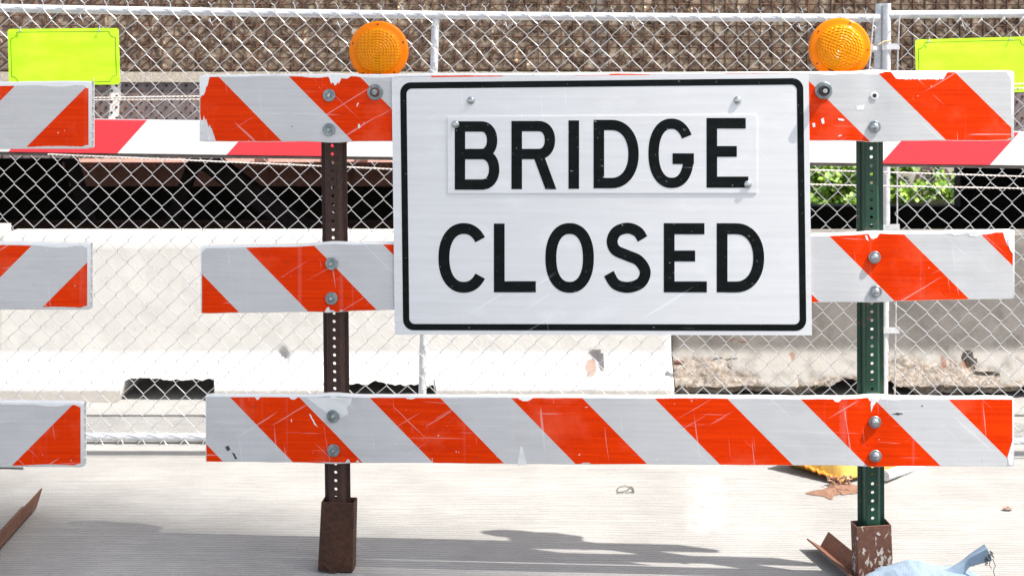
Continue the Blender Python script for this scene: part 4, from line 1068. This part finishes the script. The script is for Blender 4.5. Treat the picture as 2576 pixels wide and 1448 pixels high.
# border
def rrect(x0, y0, x1, y1, r, n=8):
    out = []
    for cx, cy, a0 in ((x1 - r, y1 - r, 0), (x0 + r, y1 - r, 90), (x0 + r, y0 + r, 180), (x1 - r, y0 + r, 270)):
        for k in range(n + 1): a = R(a0 + 90 * k / n); out.append((cx + r * math.cos(a), cy + r * math.sin(a)))
    return out
bx0, by1 = sz(55, 63); bx1, _ = sz(2226, 60); _, by0 = sz(1100, 1395.5); _, by1b = sz(2150, 37); by1 = (sz(150, 62)[1] + sz(2150, 37)[1]) / 2
w_ = .0192
outer = rrect(bx0, by0, bx1, by1, .032); inner = rrect(bx0 + w_, by0 + w_, bx1 - w_, by1 - w_, .0165)
mb = MB(); n = len(outer)
def ringstrip(mb, outer, inner, o1, o0):
    n = len(outer)
    mb.add([S(x, y, o1) for x, y in outer] + [S(x, y, o1) for x, y in inner] + [S(x, y, o0) for x, y in outer] + [S(x, y, o0) for x, y in inner],
       [(k, n + k, n + (k + 1) % n, (k + 1) % n)[::-1] for k in range(n)] + [(k, (k + 1) % n, 2 * n + (k + 1) % n, 2 * n + k)[::-1] for k in range(n)] + [(n + k, n + (k + 1) % n, 3 * n + (k + 1) % n, 3 * n + k) for k in range(n)])
ringstrip(mb, outer, inner, .0026, .0019)
mb.build('border', M['sign_black'], sg, uvf=suv)
# overlay plate with BRIDGE
pc = [sz(*q) for q in ((310, 246), (1975, 236), (1975, 655), (313, 657))]
mb = MB()
fr = [S(*q, .0052) for q in pc]; bk = [S(*q, .0022) for q in pc]
mb.add(fr + bk, [(3, 2, 1, 0), (0, 1, 5, 4), (1, 2, 6, 5), (2, 3, 7, 6), (3, 0, 4, 7)]); pl = mb.build('overlay_plate', M['sign_white'], sg, uvf=suv)
# letters
def arc(cx, cy, rx, ry, a0, a1, n=18, e=2.0):
    out = []
    for i in range(n + 1):
        a = R(a0 + (a1 - a0) * i / n); c_, s_ = math.cos(a), math.sin(a)
        out.append((cx + rx * math.copysign(abs(c_) ** (2 / e), c_), cy - ry * math.copysign(abs(s_) ** (2 / e), s_)))
    return out
def crom(P, n=7):
    out = []; Q = [P[0]] + P + [P[-1]]
    for i in range(1, len(Q) - 2):
        p0, p1, p2, p3 = Q[i - 1:i + 3]
        for k in range(n):
            t = k / n; out.append(tuple(.5 * ((2 * p1[c]) + (-p0[c] + p2[c]) * t + (2 * p0[c] - 5 * p1[c] + 4 * p2[c] - p3[c]) * t * t + (-p0[c] + 3 * p1[c] - 3 * p2[c] + p3[c]) * t ** 3) for c in (0, 1)))
    out.append(P[-1]); return out
def stroke(mb, path, w, off, closed=False):
    n = len(path); L = []; Rr = []
    for i in range(n):
        a = path[(i - 1) % n] if (closed or i > 0) else path[i]; b = path[(i + 1) % n] if (closed or i < n - 1) else path[i]
        tx, ty = b[0] - a[0], b[1] - a[1]; l = math.hypot(tx, ty) or 1; nx_, ny_ = -ty / l * w / 2, tx / l * w / 2
        L.append(S(*sz(path[i][0] + nx_, path[i][1] + ny_), off)); Rr.append(S(*sz(path[i][0] - nx_, path[i][1] - ny_), off))
    m = n if closed else n - 1
    mb.add(L + Rr, [(i, (i + 1) % n, n + (i + 1) % n, n + i) for i in range(m)])
def poly(mb, pts, off): mb.add([S(*sz(*p), off) for p in pts], [tuple(range(len(pts)))[::-1]])
def rect(mb, x0, y0, x1, y1, off): poly(mb, [(x0, y0), (x1, y0), (x1, y1), (x0, y1)], off)
d_ = .00012
def bowl(x, xr, rx, y0, y1, w):     # bar end x, right extreme of centreline xr, arc radius rx
    cy = (y0 + y1) / 2; ry = (y1 - y0) / 2
    return [(x, y0)] + [(xr - rx, y0)] + arc(xr - rx, cy, rx, ry, 90, -90, 24, 2.15)[1:-1] + [(xr - rx, y1), (x, y1)]
def letter(ch, fn, parent):
    mb = MB(); fn(mb); o = mb.build('letter', M['sign_black'], parent, uvf=suv); return o
t1 = .0058; w6 = 56
def LB(m): rect(m, 350, 270, 406, 638, t1); stroke(m, bowl(400, 551, 58, 298, 446, w6), w6, t1 + d_); stroke(m, bowl(400, 562, 66, 446.5, 610, w6), w6, t1 + 2 * d_)
def LR(m): rect(m, 655, 268, 712, 635, t1); stroke(m, bowl(706, 862, 60, 296, 446, w6), w6, t1 + d_); poly(m, [(774, 462), (832, 458), (897, 635), (838, 635)], t1 + 2 * d_)
def LI(m): rect(m, 962, 265, 1019, 633, t1)
def LD(m): rect(m, 1097, 262, 1154, 630, t1); stroke(m, bowl(1148, 1312, 118, 290, 602, w6), w6, t1 + d_)
def LG(m):
    stroke(m, arc(1516, 442, 96, 159, 32, 270, 40, 2.2) + arc(1516, 442, 93, 159, 270, 352, 16, 2.4)[1:], w6, t1); rect(m, 1522, 442, 1637, 500, t1 + d_)
def LE(m): rect(m, 1705, 252, 1762, 627, t1); rect(m, 1758, 252, 1916, 309, t1 + d_); rect(m, 1758, 403, 1868, 461, t1 + d_); rect(m, 1758, 567, 1930, 627, t1 + d_)
for ch, fn in (('B', LB), ('R', LR), ('I', LI), ('D', LD), ('G', LG), ('E', LE)): letter(ch, fn, pl)
t1 = .0026; w6 = 59
def LC(m): stroke(m, arc(398, 1005, 107, 158, 36, 324, 48, 2.2), w6, t1)
def LL(m): rect(m, 560, 820, 618, 1190, t1); rect(m, 614, 1130, 786, 1190, t1 + d_)
def LO(m): stroke(m, arc(968, 1005, 101, 158, 0, 360, 64, 2.25)[:-1], w6, t1, True)
def LS(m): stroke(m, crom([(1361, 903), (1334, 864), (1281, 845), (1222, 863), (1197, 912), (1215, 962), (1279, 992), (1340, 1020), (1375, 1078), (1352, 1138), (1284, 1163), (1216, 1146), (1179, 1089)]), w6, t1)
def LE2(m): rect(m, 1475, 818, 1533, 1190, t1); rect(m, 1529, 818, 1694, 878, t1 + d_); rect(m, 1529, 965, 1644, 1024, t1 + d_); rect(m, 1529, 1131, 1707, 1190, t1 + d_)
def LD2(m): rect(m, 1760, 818, 1818, 1190, t1); stroke(m, bowl(1812, 1986, 122, 848, 1161, w6), w6, t1 + d_)
for ch, fn in (('C', LC), ('L', LL), ('O', LO), ('S', LS), ('E', LE2), ('D', LD2)): letter(ch, fn, sg)
for (x, y, o_) in ((436, 158, .006), (1873, 157, .006), (353, 287, .0095), (1928, 610, .0095)): bolt(A, *zpx(x, y), sg, 'small', off=o_)

# ---- amber lamps
s = NT('amber_lens'); uvn = s.coord('UV'); sx = s.n("ShaderNodeSeparateXYZ"); s.l(uvn, sx.inputs[0])
r2 = s.math('SQRT', s.math('ADD', s.math('MULTIPLY', sx.outputs[0], sx.outputs[0]), s.math('MULTIPLY', sx.outputs[1], sx.outputs[1])))
inz = s.ramp(r2, .071, .069)
gx = s.math('SINE', s.math('MULTIPLY', sx.outputs[0], 2 * math.pi / .0115)); gy = s.math('SINE', s.math('MULTIPLY', sx.outputs[1], 2 * math.pi / .0095)); rr_ = s.math('SINE', s.math('MULTIPLY', r2, 2 * math.pi / .0080))
hh = s.math('MULTIPLY', s.math('ADD', s.math('MULTIPLY', s.math('ADD', gx, gy), .45), s.math('MULTIPLY', rr_, .8)), inz)
n = s.noise(uvn, 14, 3)
c = s.mix(s.ramp(hh, -2.0, 2.0), (0.98, 0.25, 0.0), (1.0, 0.48, 0.002)); c = s.mix(s.ramp(n, .4, .65, 0, .25), c, (1.0, 0.36, 0.0))
c = s.mix(s.math('SUBTRACT', 1.0, inz), c, (1.0, 0.265, 0.0))
s.base(c); s.set(Roughness=.16); s.b.inputs['Specular IOR Level'].default_value = .25; s.bump(hh, .0012)
tr = s.n("ShaderNodeBsdfTranslucent"); s.l(c, tr.inputs[0]); tp = s.n("ShaderNodeBsdfTransparent"); tp.inputs[0].default_value = (1.0, .55, .02, 1)
mx = s.n("ShaderNodeMixShader"); mx.inputs[0].default_value = .2; s.l(s.b.outputs[0], mx.inputs[1]); s.l(tr.outputs[0], mx.inputs[2])
mx2 = s.n("ShaderNodeMixShader"); s.l(s.math('MULTIPLY', inz, .13), mx2.inputs[0]); s.l(mx.outputs[0], mx2.inputs[1]); s.l(tp.outputs[0], mx2.inputs[2])
out = s.nt.nodes["Material Output"]; s.l(mx2.outputs[0], out.inputs[0]); M['amber'] = s.m
mat_noisy('lamp_yellow', (0.75, 0.42, 0.03), (0.8, 0.48, 0.05), 20, .5)
mat_noisy('lamp_core', (0.05, 0.02, 0.003), (0.08, 0.03, 0.004), 90, .5)
def lamp(px, py, label, turn):
    off = -TH - .050
    u, z = A.uz(px, py, off); c = A.P(u, z, off); Rr = .0918
    t = thing('warning_lamp', label, 'lamp', A.P(u, 1.33, off), 'round amber warning lamps on the barricade')
    ax = A.n; a = A.d; up = Vector((0, 0, 1))
    ca, sa = math.cos(turn), math.sin(turn)
    def uvf(v):
        q = v - c; x, y = q.dot(a), q.z; return (x * ca - y * sa, x * sa + y * ca)
    for sgn in (1, -1):
        prof = [(Rr, .0), (Rr, .006), (Rr - .002, .0105), (Rr - .007, .0125), (.0745, .013), (.071, .0155)]
        for k in range(12):
            q = k / 12; prof.append((.070 * math.cos(q * math.pi / 2 * .98), .0165 + .017 * math.sin(q * math.pi / 2)))
        prof.append((.0005, .0335))
        mb = MB(); mb.lathe(prof, c, ax * sgn, 72, False); mb.build('lens', M['amber'], t, smooth=True, uvf=uvf, auto=50)
    mb = MB(); mb.lathe([(Rr + .0008, -.004), (Rr + .0008, .004), (Rr - .004, .004), (Rr - .004, -.004), (Rr + .0008, -.004)], c, ax, 72, False); mb.build('gasket_ring', M['amber'], t, smooth=True, uvf=uvf, auto=40)
    def L(x, y, o=0): xr, yr = x * ca + y * sa, -x * sa + y * ca; return c + a * xr + up * yr + ax * o
    mb = MB(); mb.bar(L(.0, -.015, .024), L(.0, -.072, .012), .012, .019, up=ax.cross(up)); mb.bar(L(-.016, -.056, .016), L(.010, -.056, .016), .006, .007); mb.build('bulb_holder', M['lamp_core'], t)
    mb = MB(); mb.lathe([(.0, .012), (.006, .010), (.008, .004), (.007, -.01)], L(0, -.004, .004), ax, 12, False); mb.build('bulb', M['dome'], t, smooth=True)
    for k in range(5):
        an = math.pi / 2 + 2 * math.pi * k / 5 + .02
        q = L(.0825 * math.cos(an), .0825 * math.sin(an), .0128); m_ = MB(); m_.lathe([(.0028, 0), (.0024, .0012), (.0, .0014)], q, ax, 8, False); m_.build('screw', M['rust_dark'] if turn == 0 else M['rust_brown'], t)
    p0 = A.P(u - .07, 1.345, off - .035); 
    mb = MB(); b0 = A.P(u, 1.425, off - .012)
    mb.bar(A.P(u, 1.350, off + .0), A.P(u, 1.505, off + .0), .15, .085, up=ax); mb.build('battery_case', M['lamp_yellow'], t, bevel=.006)
    return t
lamp(953, 128.5, 'upright amber round warning lamp above the brown post at left', 0.0)
lamp(2112, 122.5, 'amber round warning lamp turned askew above the green post at right', R(22))

# ---- left barricade (only its right end is in the picture)
Bb = Bar(-1800, 826, 228, 831)
lb = thing('barricade', 'orange and white striped barricade reaching in from the left edge of the photo', 'barricade', Bb.P(1.3, 0), 'striped road barricades')
def bd2(y0, y1, xr, seed, y0l=None):
    a0 = Bb.uz(xr, y0); a1 = Bb.uz(xr - 1, y1)
    return board(Bb, (0.0, a0[1] + .004), a0, (0.0, a1[1] - .003), a1, lb, (.40, a0[0] - .40), seed, hollow=True)
q1 = bd2(205, 375, 231.5, 11.0); q2 = bd2(610.5, 779, 228, 12.0); q3 = bd2(1010, 1175, 211.5, 13.0)
mm = [sheeting('sheet_left_a', cval(Bb, 146, 290, -1), per, -1, 6.3), sheeting('sheet_left_b', cval(Bb, 184, 695, -1), per, -1, 7.9), sheeting('sheet_left_c', cval(Bb, 110, 1090, -1), per, -1, 8.2)]
for q, m_, k in ((q1, mm[0], 1), (q2, mm[1], 2), (q3, mm[2], 3)):
    sheet(Bb, q, .004, q['u1'] - .0105, m_, q['obj'], top_notch=[(q['u1'] - .008, .016, .010 if k == 1 else .006), (q['u1'] - .10, .05, .005)], bot_notch=[(q['u1'] - .01, .02, .006), (q['u1'] - .1, .08, .003)], seed=20 + k, mt=.012 if k == 1 else .009, mbm=.006, rag=.0016)
def post2(u):
    return upost(Bb, u, 0, .03, 1.50, M['rust_post'], lb)
for u in (.40, q2['u1'] - .40): 
    post2(u)
    socket(Bb, u - .045, u + .045, u - .047, u + .047, .22, M['rust_dark'], lb)
    for z_ in (1.36, 1.45, .87, .96, .39, .48):
        pass
uu = q2['u1'] - .40
ft = Vector((-1.648, 4.93, .010)); fn_ = Vector((-1.60, 3.95, .010))
mb = MB(); mb.add([ft + Vector((0, 0, 0)), fn_, fn_ + Vector((0, 0, .05)), ft + Vector((.004, .05, .052)), ft + Vector((-.0045, 0, 0)), fn_ + Vector((-.0045, 0, 0)), fn_ + Vector((-.0045, 0, .05)), ft + Vector((-.001, .05, .052))], [(0, 1, 2, 3), (7, 6, 5, 4), (0, 4, 5, 1), (1, 5, 6, 2), (2, 6, 7, 3), (3, 7, 4, 0)])
mb.add([ft, fn_, fn_ + Vector((-.05, 0, 0)), ft + Vector((-.05, 0, 0)), ft + Vector((0, 0, .0045)), fn_ + Vector((0, 0, .0045)), fn_ + Vector((-.05, 0, .0045)), ft + Vector((-.05, 0, .0045))], [(0, 1, 2, 3), (7, 6, 5, 4), (0, 4, 5, 1), (1, 5, 6, 2), (2, 6, 7, 3), (3, 7, 4, 0)])
mb.build('foot', M['rust_brown'], lb)

# ================================================================= SANDBAGS AND LITTER
def weave_mat(key, c1, c2, rough=.6, transl=0):
    s = NT(key); p = worldvec(s)
    n = s.noise(p, 12, 4)
    wx = s.math('SINE', s.math('MULTIPLY', s.n("ShaderNodeSeparateXYZ").outputs[0], 1.0)) if False else None
    sx = s.n("ShaderNodeSeparateXYZ"); s.l(s.mapping(p, (1, 1, 1), (.2, .1, .6)), sx.inputs[0])
    g = s.math('MULTIPLY', s.math('SINE', s.math('MULTIPLY', sx.outputs[0], 1500)), s.math('SINE', s.math('MULTIPLY', sx.outputs[2], 1500)))
    s.base(s.mix(s.ramp(n, .3, .7), c1, c2)); s.set(Roughness=rough); s.bump(s.math('ADD', s.math('MULTIPLY', g, .25), s.noise(p, 30, 3)), .0022); M[key] = s.m
weave_mat('bag_blue', (0.24, 0.33, 0.42), (0.31, 0.40, 0.49), .55)
weave_mat('bag_yellow', (0.48, 0.28, 0.035), (0.58, 0.36, 0.06), .5)
weave_mat('bag_hem', (0.78, 0.20, 0.01), (0.85, 0.30, 0.02), .5)
def pillow(cx, cy, lx, ly, h, rot, mat, parent, seed, wr=.010, p=2.6, floor=0.004, name='bag_body'):
    mb = MB(); N = 48; K = 28
    ca, sa = math.cos(rot), math.sin(rot)
    for j in range(K + 1):
        b = j / K * 2 - 1
        for i in range(N + 1):
            a = i / N * 2 - 1
            e = max(0, (1 - abs(a) ** p)) ** .55 * max(0, (1 - abs(b) ** p)) ** .55
            x, y = a * lx * (1 - .06 * b * b), b * ly * (1 - .10 * a * a)
            w_n = wr * (fbm((a * 2.2 + seed, b * 3.2, seed), 4)) + wr * .7 * math.sin(a * 9 + 3 * fbm((a, b, seed))) * abs(a) ** 3
            z = h * e * (1 + .0) + w_n * min(1, e * 3) + .010
            mb.v.append(Vector((cx + x * ca - y * sa, cy + x * sa + y * ca, floor + max(z, .002))))
    M1 = len(mb.v)
    for j in range(K + 1):
        for i in range(N + 1):
            v = mb.v[j * (N + 1) + i]; mb.v.append(Vector((v.x, v.y, floor)) if (0 < i < N and 0 < j < K) else v.copy() - Vector((0, 0, .0015)))
    for j in range(K):
        for i in range(N):
            a = j * (N + 1) + i; mb.f.append((a, a + 1, a + N + 2, a + N + 1)); a += M1; mb.f.append((a, a + N + 1, a + N + 2, a + 1))
    return mb.build(name, mat, parent, smooth=True)
yb_ = thing('sandbag', 'yellow sandbag spilling sand behind the foot of the green post', 'sandbag', (1.25, 5.5, 0), 'sandbags weighing down feet')
# corner toward the viewer
def diamond_bag(parent):
    mb = MB(); N = 44
    C = [Vector((1.215, 5.215, 0)), Vector((1.66, 5.50, 0)), Vector((1.47, 5.86, 0)), Vector((1.015, 5.42, 0))]
    for j in range(N + 1):
        for i in range(N + 1):
            a, b = i / N, j / N
            q = C[0].lerp(C[1], a).lerp(C[3].lerp(C[2], a), b)
            e = (max(0, 1 - abs(2 * a - 1) ** 2.4) * max(0, 1 - abs(2 * b - 1) ** 2.4)) ** .55
            q.z = .012 + .150 * e + .012 * fbm((a * 4, b * 4, 3), 4) * min(1, 4 * e) + .03 * (1 - a) * b * (1 - e) + .008 * (1 - e) * (1 + fbm((a * 20, b * 20, 1)))
            mb.v.append(q)
    M1 = len(mb.v)
    for j in range(N + 1):
        for i in range(N + 1):
            v = mb.v[j * (N + 1) + i]; e_ = (0 < i < N and 0 < j < N); mb.v.append(Vector((v.x * .9 + 1.34 * .1, v.y * .9 + .1 * 5.5, .003)) if e_ else v - Vector((0, 0, .002)))
    for j in range(N):
        for i in range(N):
            a = j * (N + 1) + i; mb.f.append((a, a + 1, a + N + 2, a + N + 1)); a += M1; mb.f.append((a, a + N + 1, a + N + 2, a + 1))
    mb.build('bag_body', M['bag_yellow'], parent, smooth=True)
    m_ = MB(); pts = []
    for k in range(60):
        t = k / 59; q = C[3].lerp(C[0], t); q.z = .040 * (1 - t) + .022 + .002 * math.sin(k * 1.1) + .003 * fbm((k * .4, 0, 0)); q = q + Vector((-.002 * math.sin(k * .7), -.004, 0)); pts.append(q)
    vs = []
    for k, q in enumerate(pts): vs += [q, q + Vector((-.006, -.012, -.004 + .002 * math.sin(k * .9))), q + Vector((-.007, -.012, -.010 + .002 * math.sin(k * .9))), q + Vector((.004, .01, -.006))]
    fs = []
    for k in range(59):
        for e in range(4): a = k * 4 + e; b = k * 4 + (e + 1) % 4; fs.append((a, b, b + 4, a + 4))
    m_.add(vs, fs); m_.build('hem', M['bag_hem'], parent, smooth=True)
diamond_bag(yb_)
# spilled sand
s = NT('spilled_sand'); p = worldvec(s); s.base(s.mix(s.noise(p, 60, 5), (0.17, 0.085, 0.05), (0.28, 0.155, 0.10))); s.set(Roughness=.95); s.bump(s.noise(p, 80, 5, .7), .006); M['sand'] = s.m
def blob(pts, hgt, seed, name, mat, rag=.012):
    """flat ragged heap on the road inside a ground outline"""
    ground = []
    for (px, py) in pts: Y = F * EYE / (py - HZ); ground.append(Vector(((px - 1288) / F * Y, Y, 0)))
    n = len(ground); dense = []
    for i in range(n):
        a, b = ground[i], ground[(i + 1) % n]
        for k in range(6):
            q = a.lerp(b, k / 6); dense.append(q + Vector((rag * fbm((q.x * 60, q.y * 60, seed)), rag * 1.4 * fbm((q.x * 60, q.y * 60, seed + 3)), 0)))
    c = sum(dense, Vector()) / len(dense); mb = MB(); Rn = 7
    for r_ in range(Rn):
        t = 1 - r_ / Rn
        for q in dense:
            v = c.lerp(q, t); v.z = .002 + hgt * (1 - t) ** .7 * (.55 + .6 * fbm((v.x * 28, v.y * 28, seed), 4) + .25); v.z = max(.0015, v.z); mb.v.append(v)
    m = len(dense); mb.v.append(c + Vector((0, 0, hgt)))
    for r_ in range(Rn - 1):
        for k in range(m): mb.f.append((r_ * m + k, r_ * m + (k + 1) % m, (r_ + 1) * m + (k + 1) % m, (r_ + 1) * m + k))
    for k in range(m): mb.f.append(((Rn - 1) * m + k, (Rn - 1) * m + (k + 1) % m, Rn * m))
    return mb.build(name, mat)
o = blob([(2024, 1241), (2050, 1236), (2078, 1229), (2092, 1214), (2120, 1212), (2158, 1222), (2172, 1234), (2168, 1243), (2140, 1241), (2105, 1246), (2090, 1256), (2078, 1250), (2050, 1246)], .016, 4, 'sand_spill', M['sand'])
tag(o, 'brown spilled sand on the road below the yellow sandbag corner', 'sand')
mb = MB(); 
for k in range(26):
    c = W(random.uniform(2085, 2140), random.uniform(1206, 1222), 5.22 - random.uniform(0, .04)); c.z = max(.006, c.z + .01); r_ = random.uniform(.006, .014)
    d1 = Vector((random.gauss(0, 1), random.gauss(0, .6), random.gauss(.2, 1))).normalized(); d2 = d1.cross(Vector((random.gauss(0, 1), 1, random.gauss(0, 1)))).normalized()
    mb.add([c - d1 * r_, c - d2 * r_ * .7, c + d1 * r_, c + d2 * r_ * .7 + Vector((0, .004, .004))], [(0, 1, 2), (0, 2, 3)])
mat_noisy('torn_paper', (0.20, 0.10, 0.06), (0.38, 0.24, 0.17), 60, .9)
o = mb.build('torn_lining', M['torn_paper']); o.parent = yb_; o.location = WL[o.name] - WL[yb_.name]; stuff(o)
bb = thing('sandbag', 'pale blue sandbag with tied neck at the foot of the green post', 'sandbag', (1.2, 4.08, 0), 'sandbags weighing down feet')
def bluebag():
    mb = MB(); N = 60; K = 26
    # long bag from left-front to right, axis mostly along x
    for i in range(N + 1):
        t = i / N; x = .955 + t * .405
        env = math.sin(math.pi * min(1, t * .93 + .03)) ** .62 * (1 - .25 * t)
        hw = .135 * env; hh = .118 * env * (1 - .10 * t)
        cy = 4.04 + .07 * t; zc = hh * .5 + .006 + .045 * t ** 3
        for k in range(K):
            a = 2 * math.pi * k / K; c_, s_ = math.cos(a), math.sin(a)
            y = cy + hw * math.copysign(abs(c_) ** .8, c_); z = zc + hh * .5 * math.copysign(abs(s_) ** .85, s_)
            wr = .009 * fbm((t * 5, c_ * 2.2, s_ * 2.2 + 4), 5) - .007 * max(0, 1 - 5 * abs(fbm((t * 4 + 9, c_ * 1.5 + 2 * t, s_ * 1.5), 2))) + .0035 * math.sin(7 * a + 6 * fbm((t, 2, 2))) * (t ** 3)
            mb.v.append(Vector((x, y + wr * c_, max(.003, z + wr * s_))))
    for i in range(N):
        for k in range(K): a = i * K + k; b = i * K + (k + 1) % K; mb.f.append((a, b, b + K, a + K))
    mb.f += [tuple(range(K)), tuple(N * K + k for k in range(K))[::-1]]
    mb.build('bag_body', M['bag_blue'], bb, smooth=True)
    # gathered neck
    mb = MB(); pA = W(2388, 1462, 4.10); pB = W(2434, 1412, 4.09); pC = W(2486, 1388, 4.07); K = 20
    for i in range(15):
        t = i / 14
        c = pA.lerp(pB, t / .4) if t < .4 else pB.lerp(pC, (t - .4) / .6)
        r_ = .036 - .024 * (t / .4) ** .7 if t < .4 else .012 + .010 * ((t - .4) / .6) ** .6
        for k in range(K):
            a = 2 * math.pi * k / K; fold = 1 + (.16 * math.sin(a * 6 + 1) * (.4 + t))
            mb.v.append(c + Vector((.42, 0, -.9)).normalized() * (-r_ * math.cos(a) * fold) + Vector((0, 1, 0)) * (r_ * .6 * math.sin(a) * fold))
    for i in range(14):
        for k in range(K): a = i * K + k; b = i * K + (k + 1) % K; mb.f.append((a, b, b + K, a + K))
    mb.build('neck', M['bag_blue'], bb, smooth=True)
    mb = MB(); mb.tube([pB + Vector((.42, 0, -.9)).normalized() * .0135 * math.cos(a) + Vector((0, .009 * math.sin(a), 0)) + Vector((.001 * a, 0, 0)) for a in [k * .6 for k in range(22)]], .0018, 5); mb.build('tie_cord', M['bag_blue'], bb)
    mb = MB()
    for k in range(14):
        q = W(2482 + random.uniform(-6, 16) * .7, 1384 + k * 2.2, 4.06); mb.tube([q, q + Vector((random.uniform(-.004, .01), -.003, random.uniform(-.012, .004))), q + Vector((random.uniform(-.002, .014), -.004, -random.uniform(.004, .018)))], .0011, 4)
    q = W(2497, 1404, 4.055); mb.tube([q, q + Vector((.008, 0, -.02)), q + Vector((.002, 0, -.034)), q + Vector((.006, 0, -.05))], .0010, 4)
    stuff(mb.build('frayed_thread', M['black_rubber'], bb))
bluebag()

# wire loop on the road
s = NT('thin_wire'); s.base((0.10, 0.09, 0.08)); s.set(Roughness=.4, Metallic=.4); M['thinwire'] = s.m
def gp(px, py, z=.003): Y = F * EYE / (py - HZ); return Vector(((px - 1288) / F * Y, Y, z))
loop = [(1553, 1242), (1560, 1240), (1592, 1241), (1594, 1236), (1590, 1229), (1570, 1225), (1556, 1229), (1553, 1236), (1560, 1241), (1576, 1236), (1590, 1228), (1592, 1240)]
mb = MB(); mb.tube([gp(x, y, .003 + .002 * (i % 3)) for i, (x, y) in enumerate(crom(loop, 4))], .0013, 5); o = mb.build('wire_loop', M['thinwire']); tag(o, 'small bent loop of thin wire lying on the sunlit road', 'wire')
# dead leaf
mat_noisy('dead_leaf', (0.22, 0.12, 0.08), (0.36, 0.21, 0.14), 60, .8)
c = gp(2536, 1284); mb = MB(); ring_ = []
out_ = [(-.022, 0), (-.012, .012), (-.008, .006), (0, .024), (.006, .008), (.015, .014), (.023, .002), (.012, -.006), (.004, -.010), (-.010, -.008)]
mb.add([c + Vector((x * 1.0, y, .002 + .007 * abs(math.sin(i * 1.9)))) for i, (x, y) in enumerate(out_)] + [c + Vector((0, 0, .004))], [(i, (i + 1) % 10, 10) for i in range(10)])
o = mb.build('dead_leaf', M['dead_leaf']); tag(o, 'curled brown dead leaf on the road at the right edge', 'leaf')
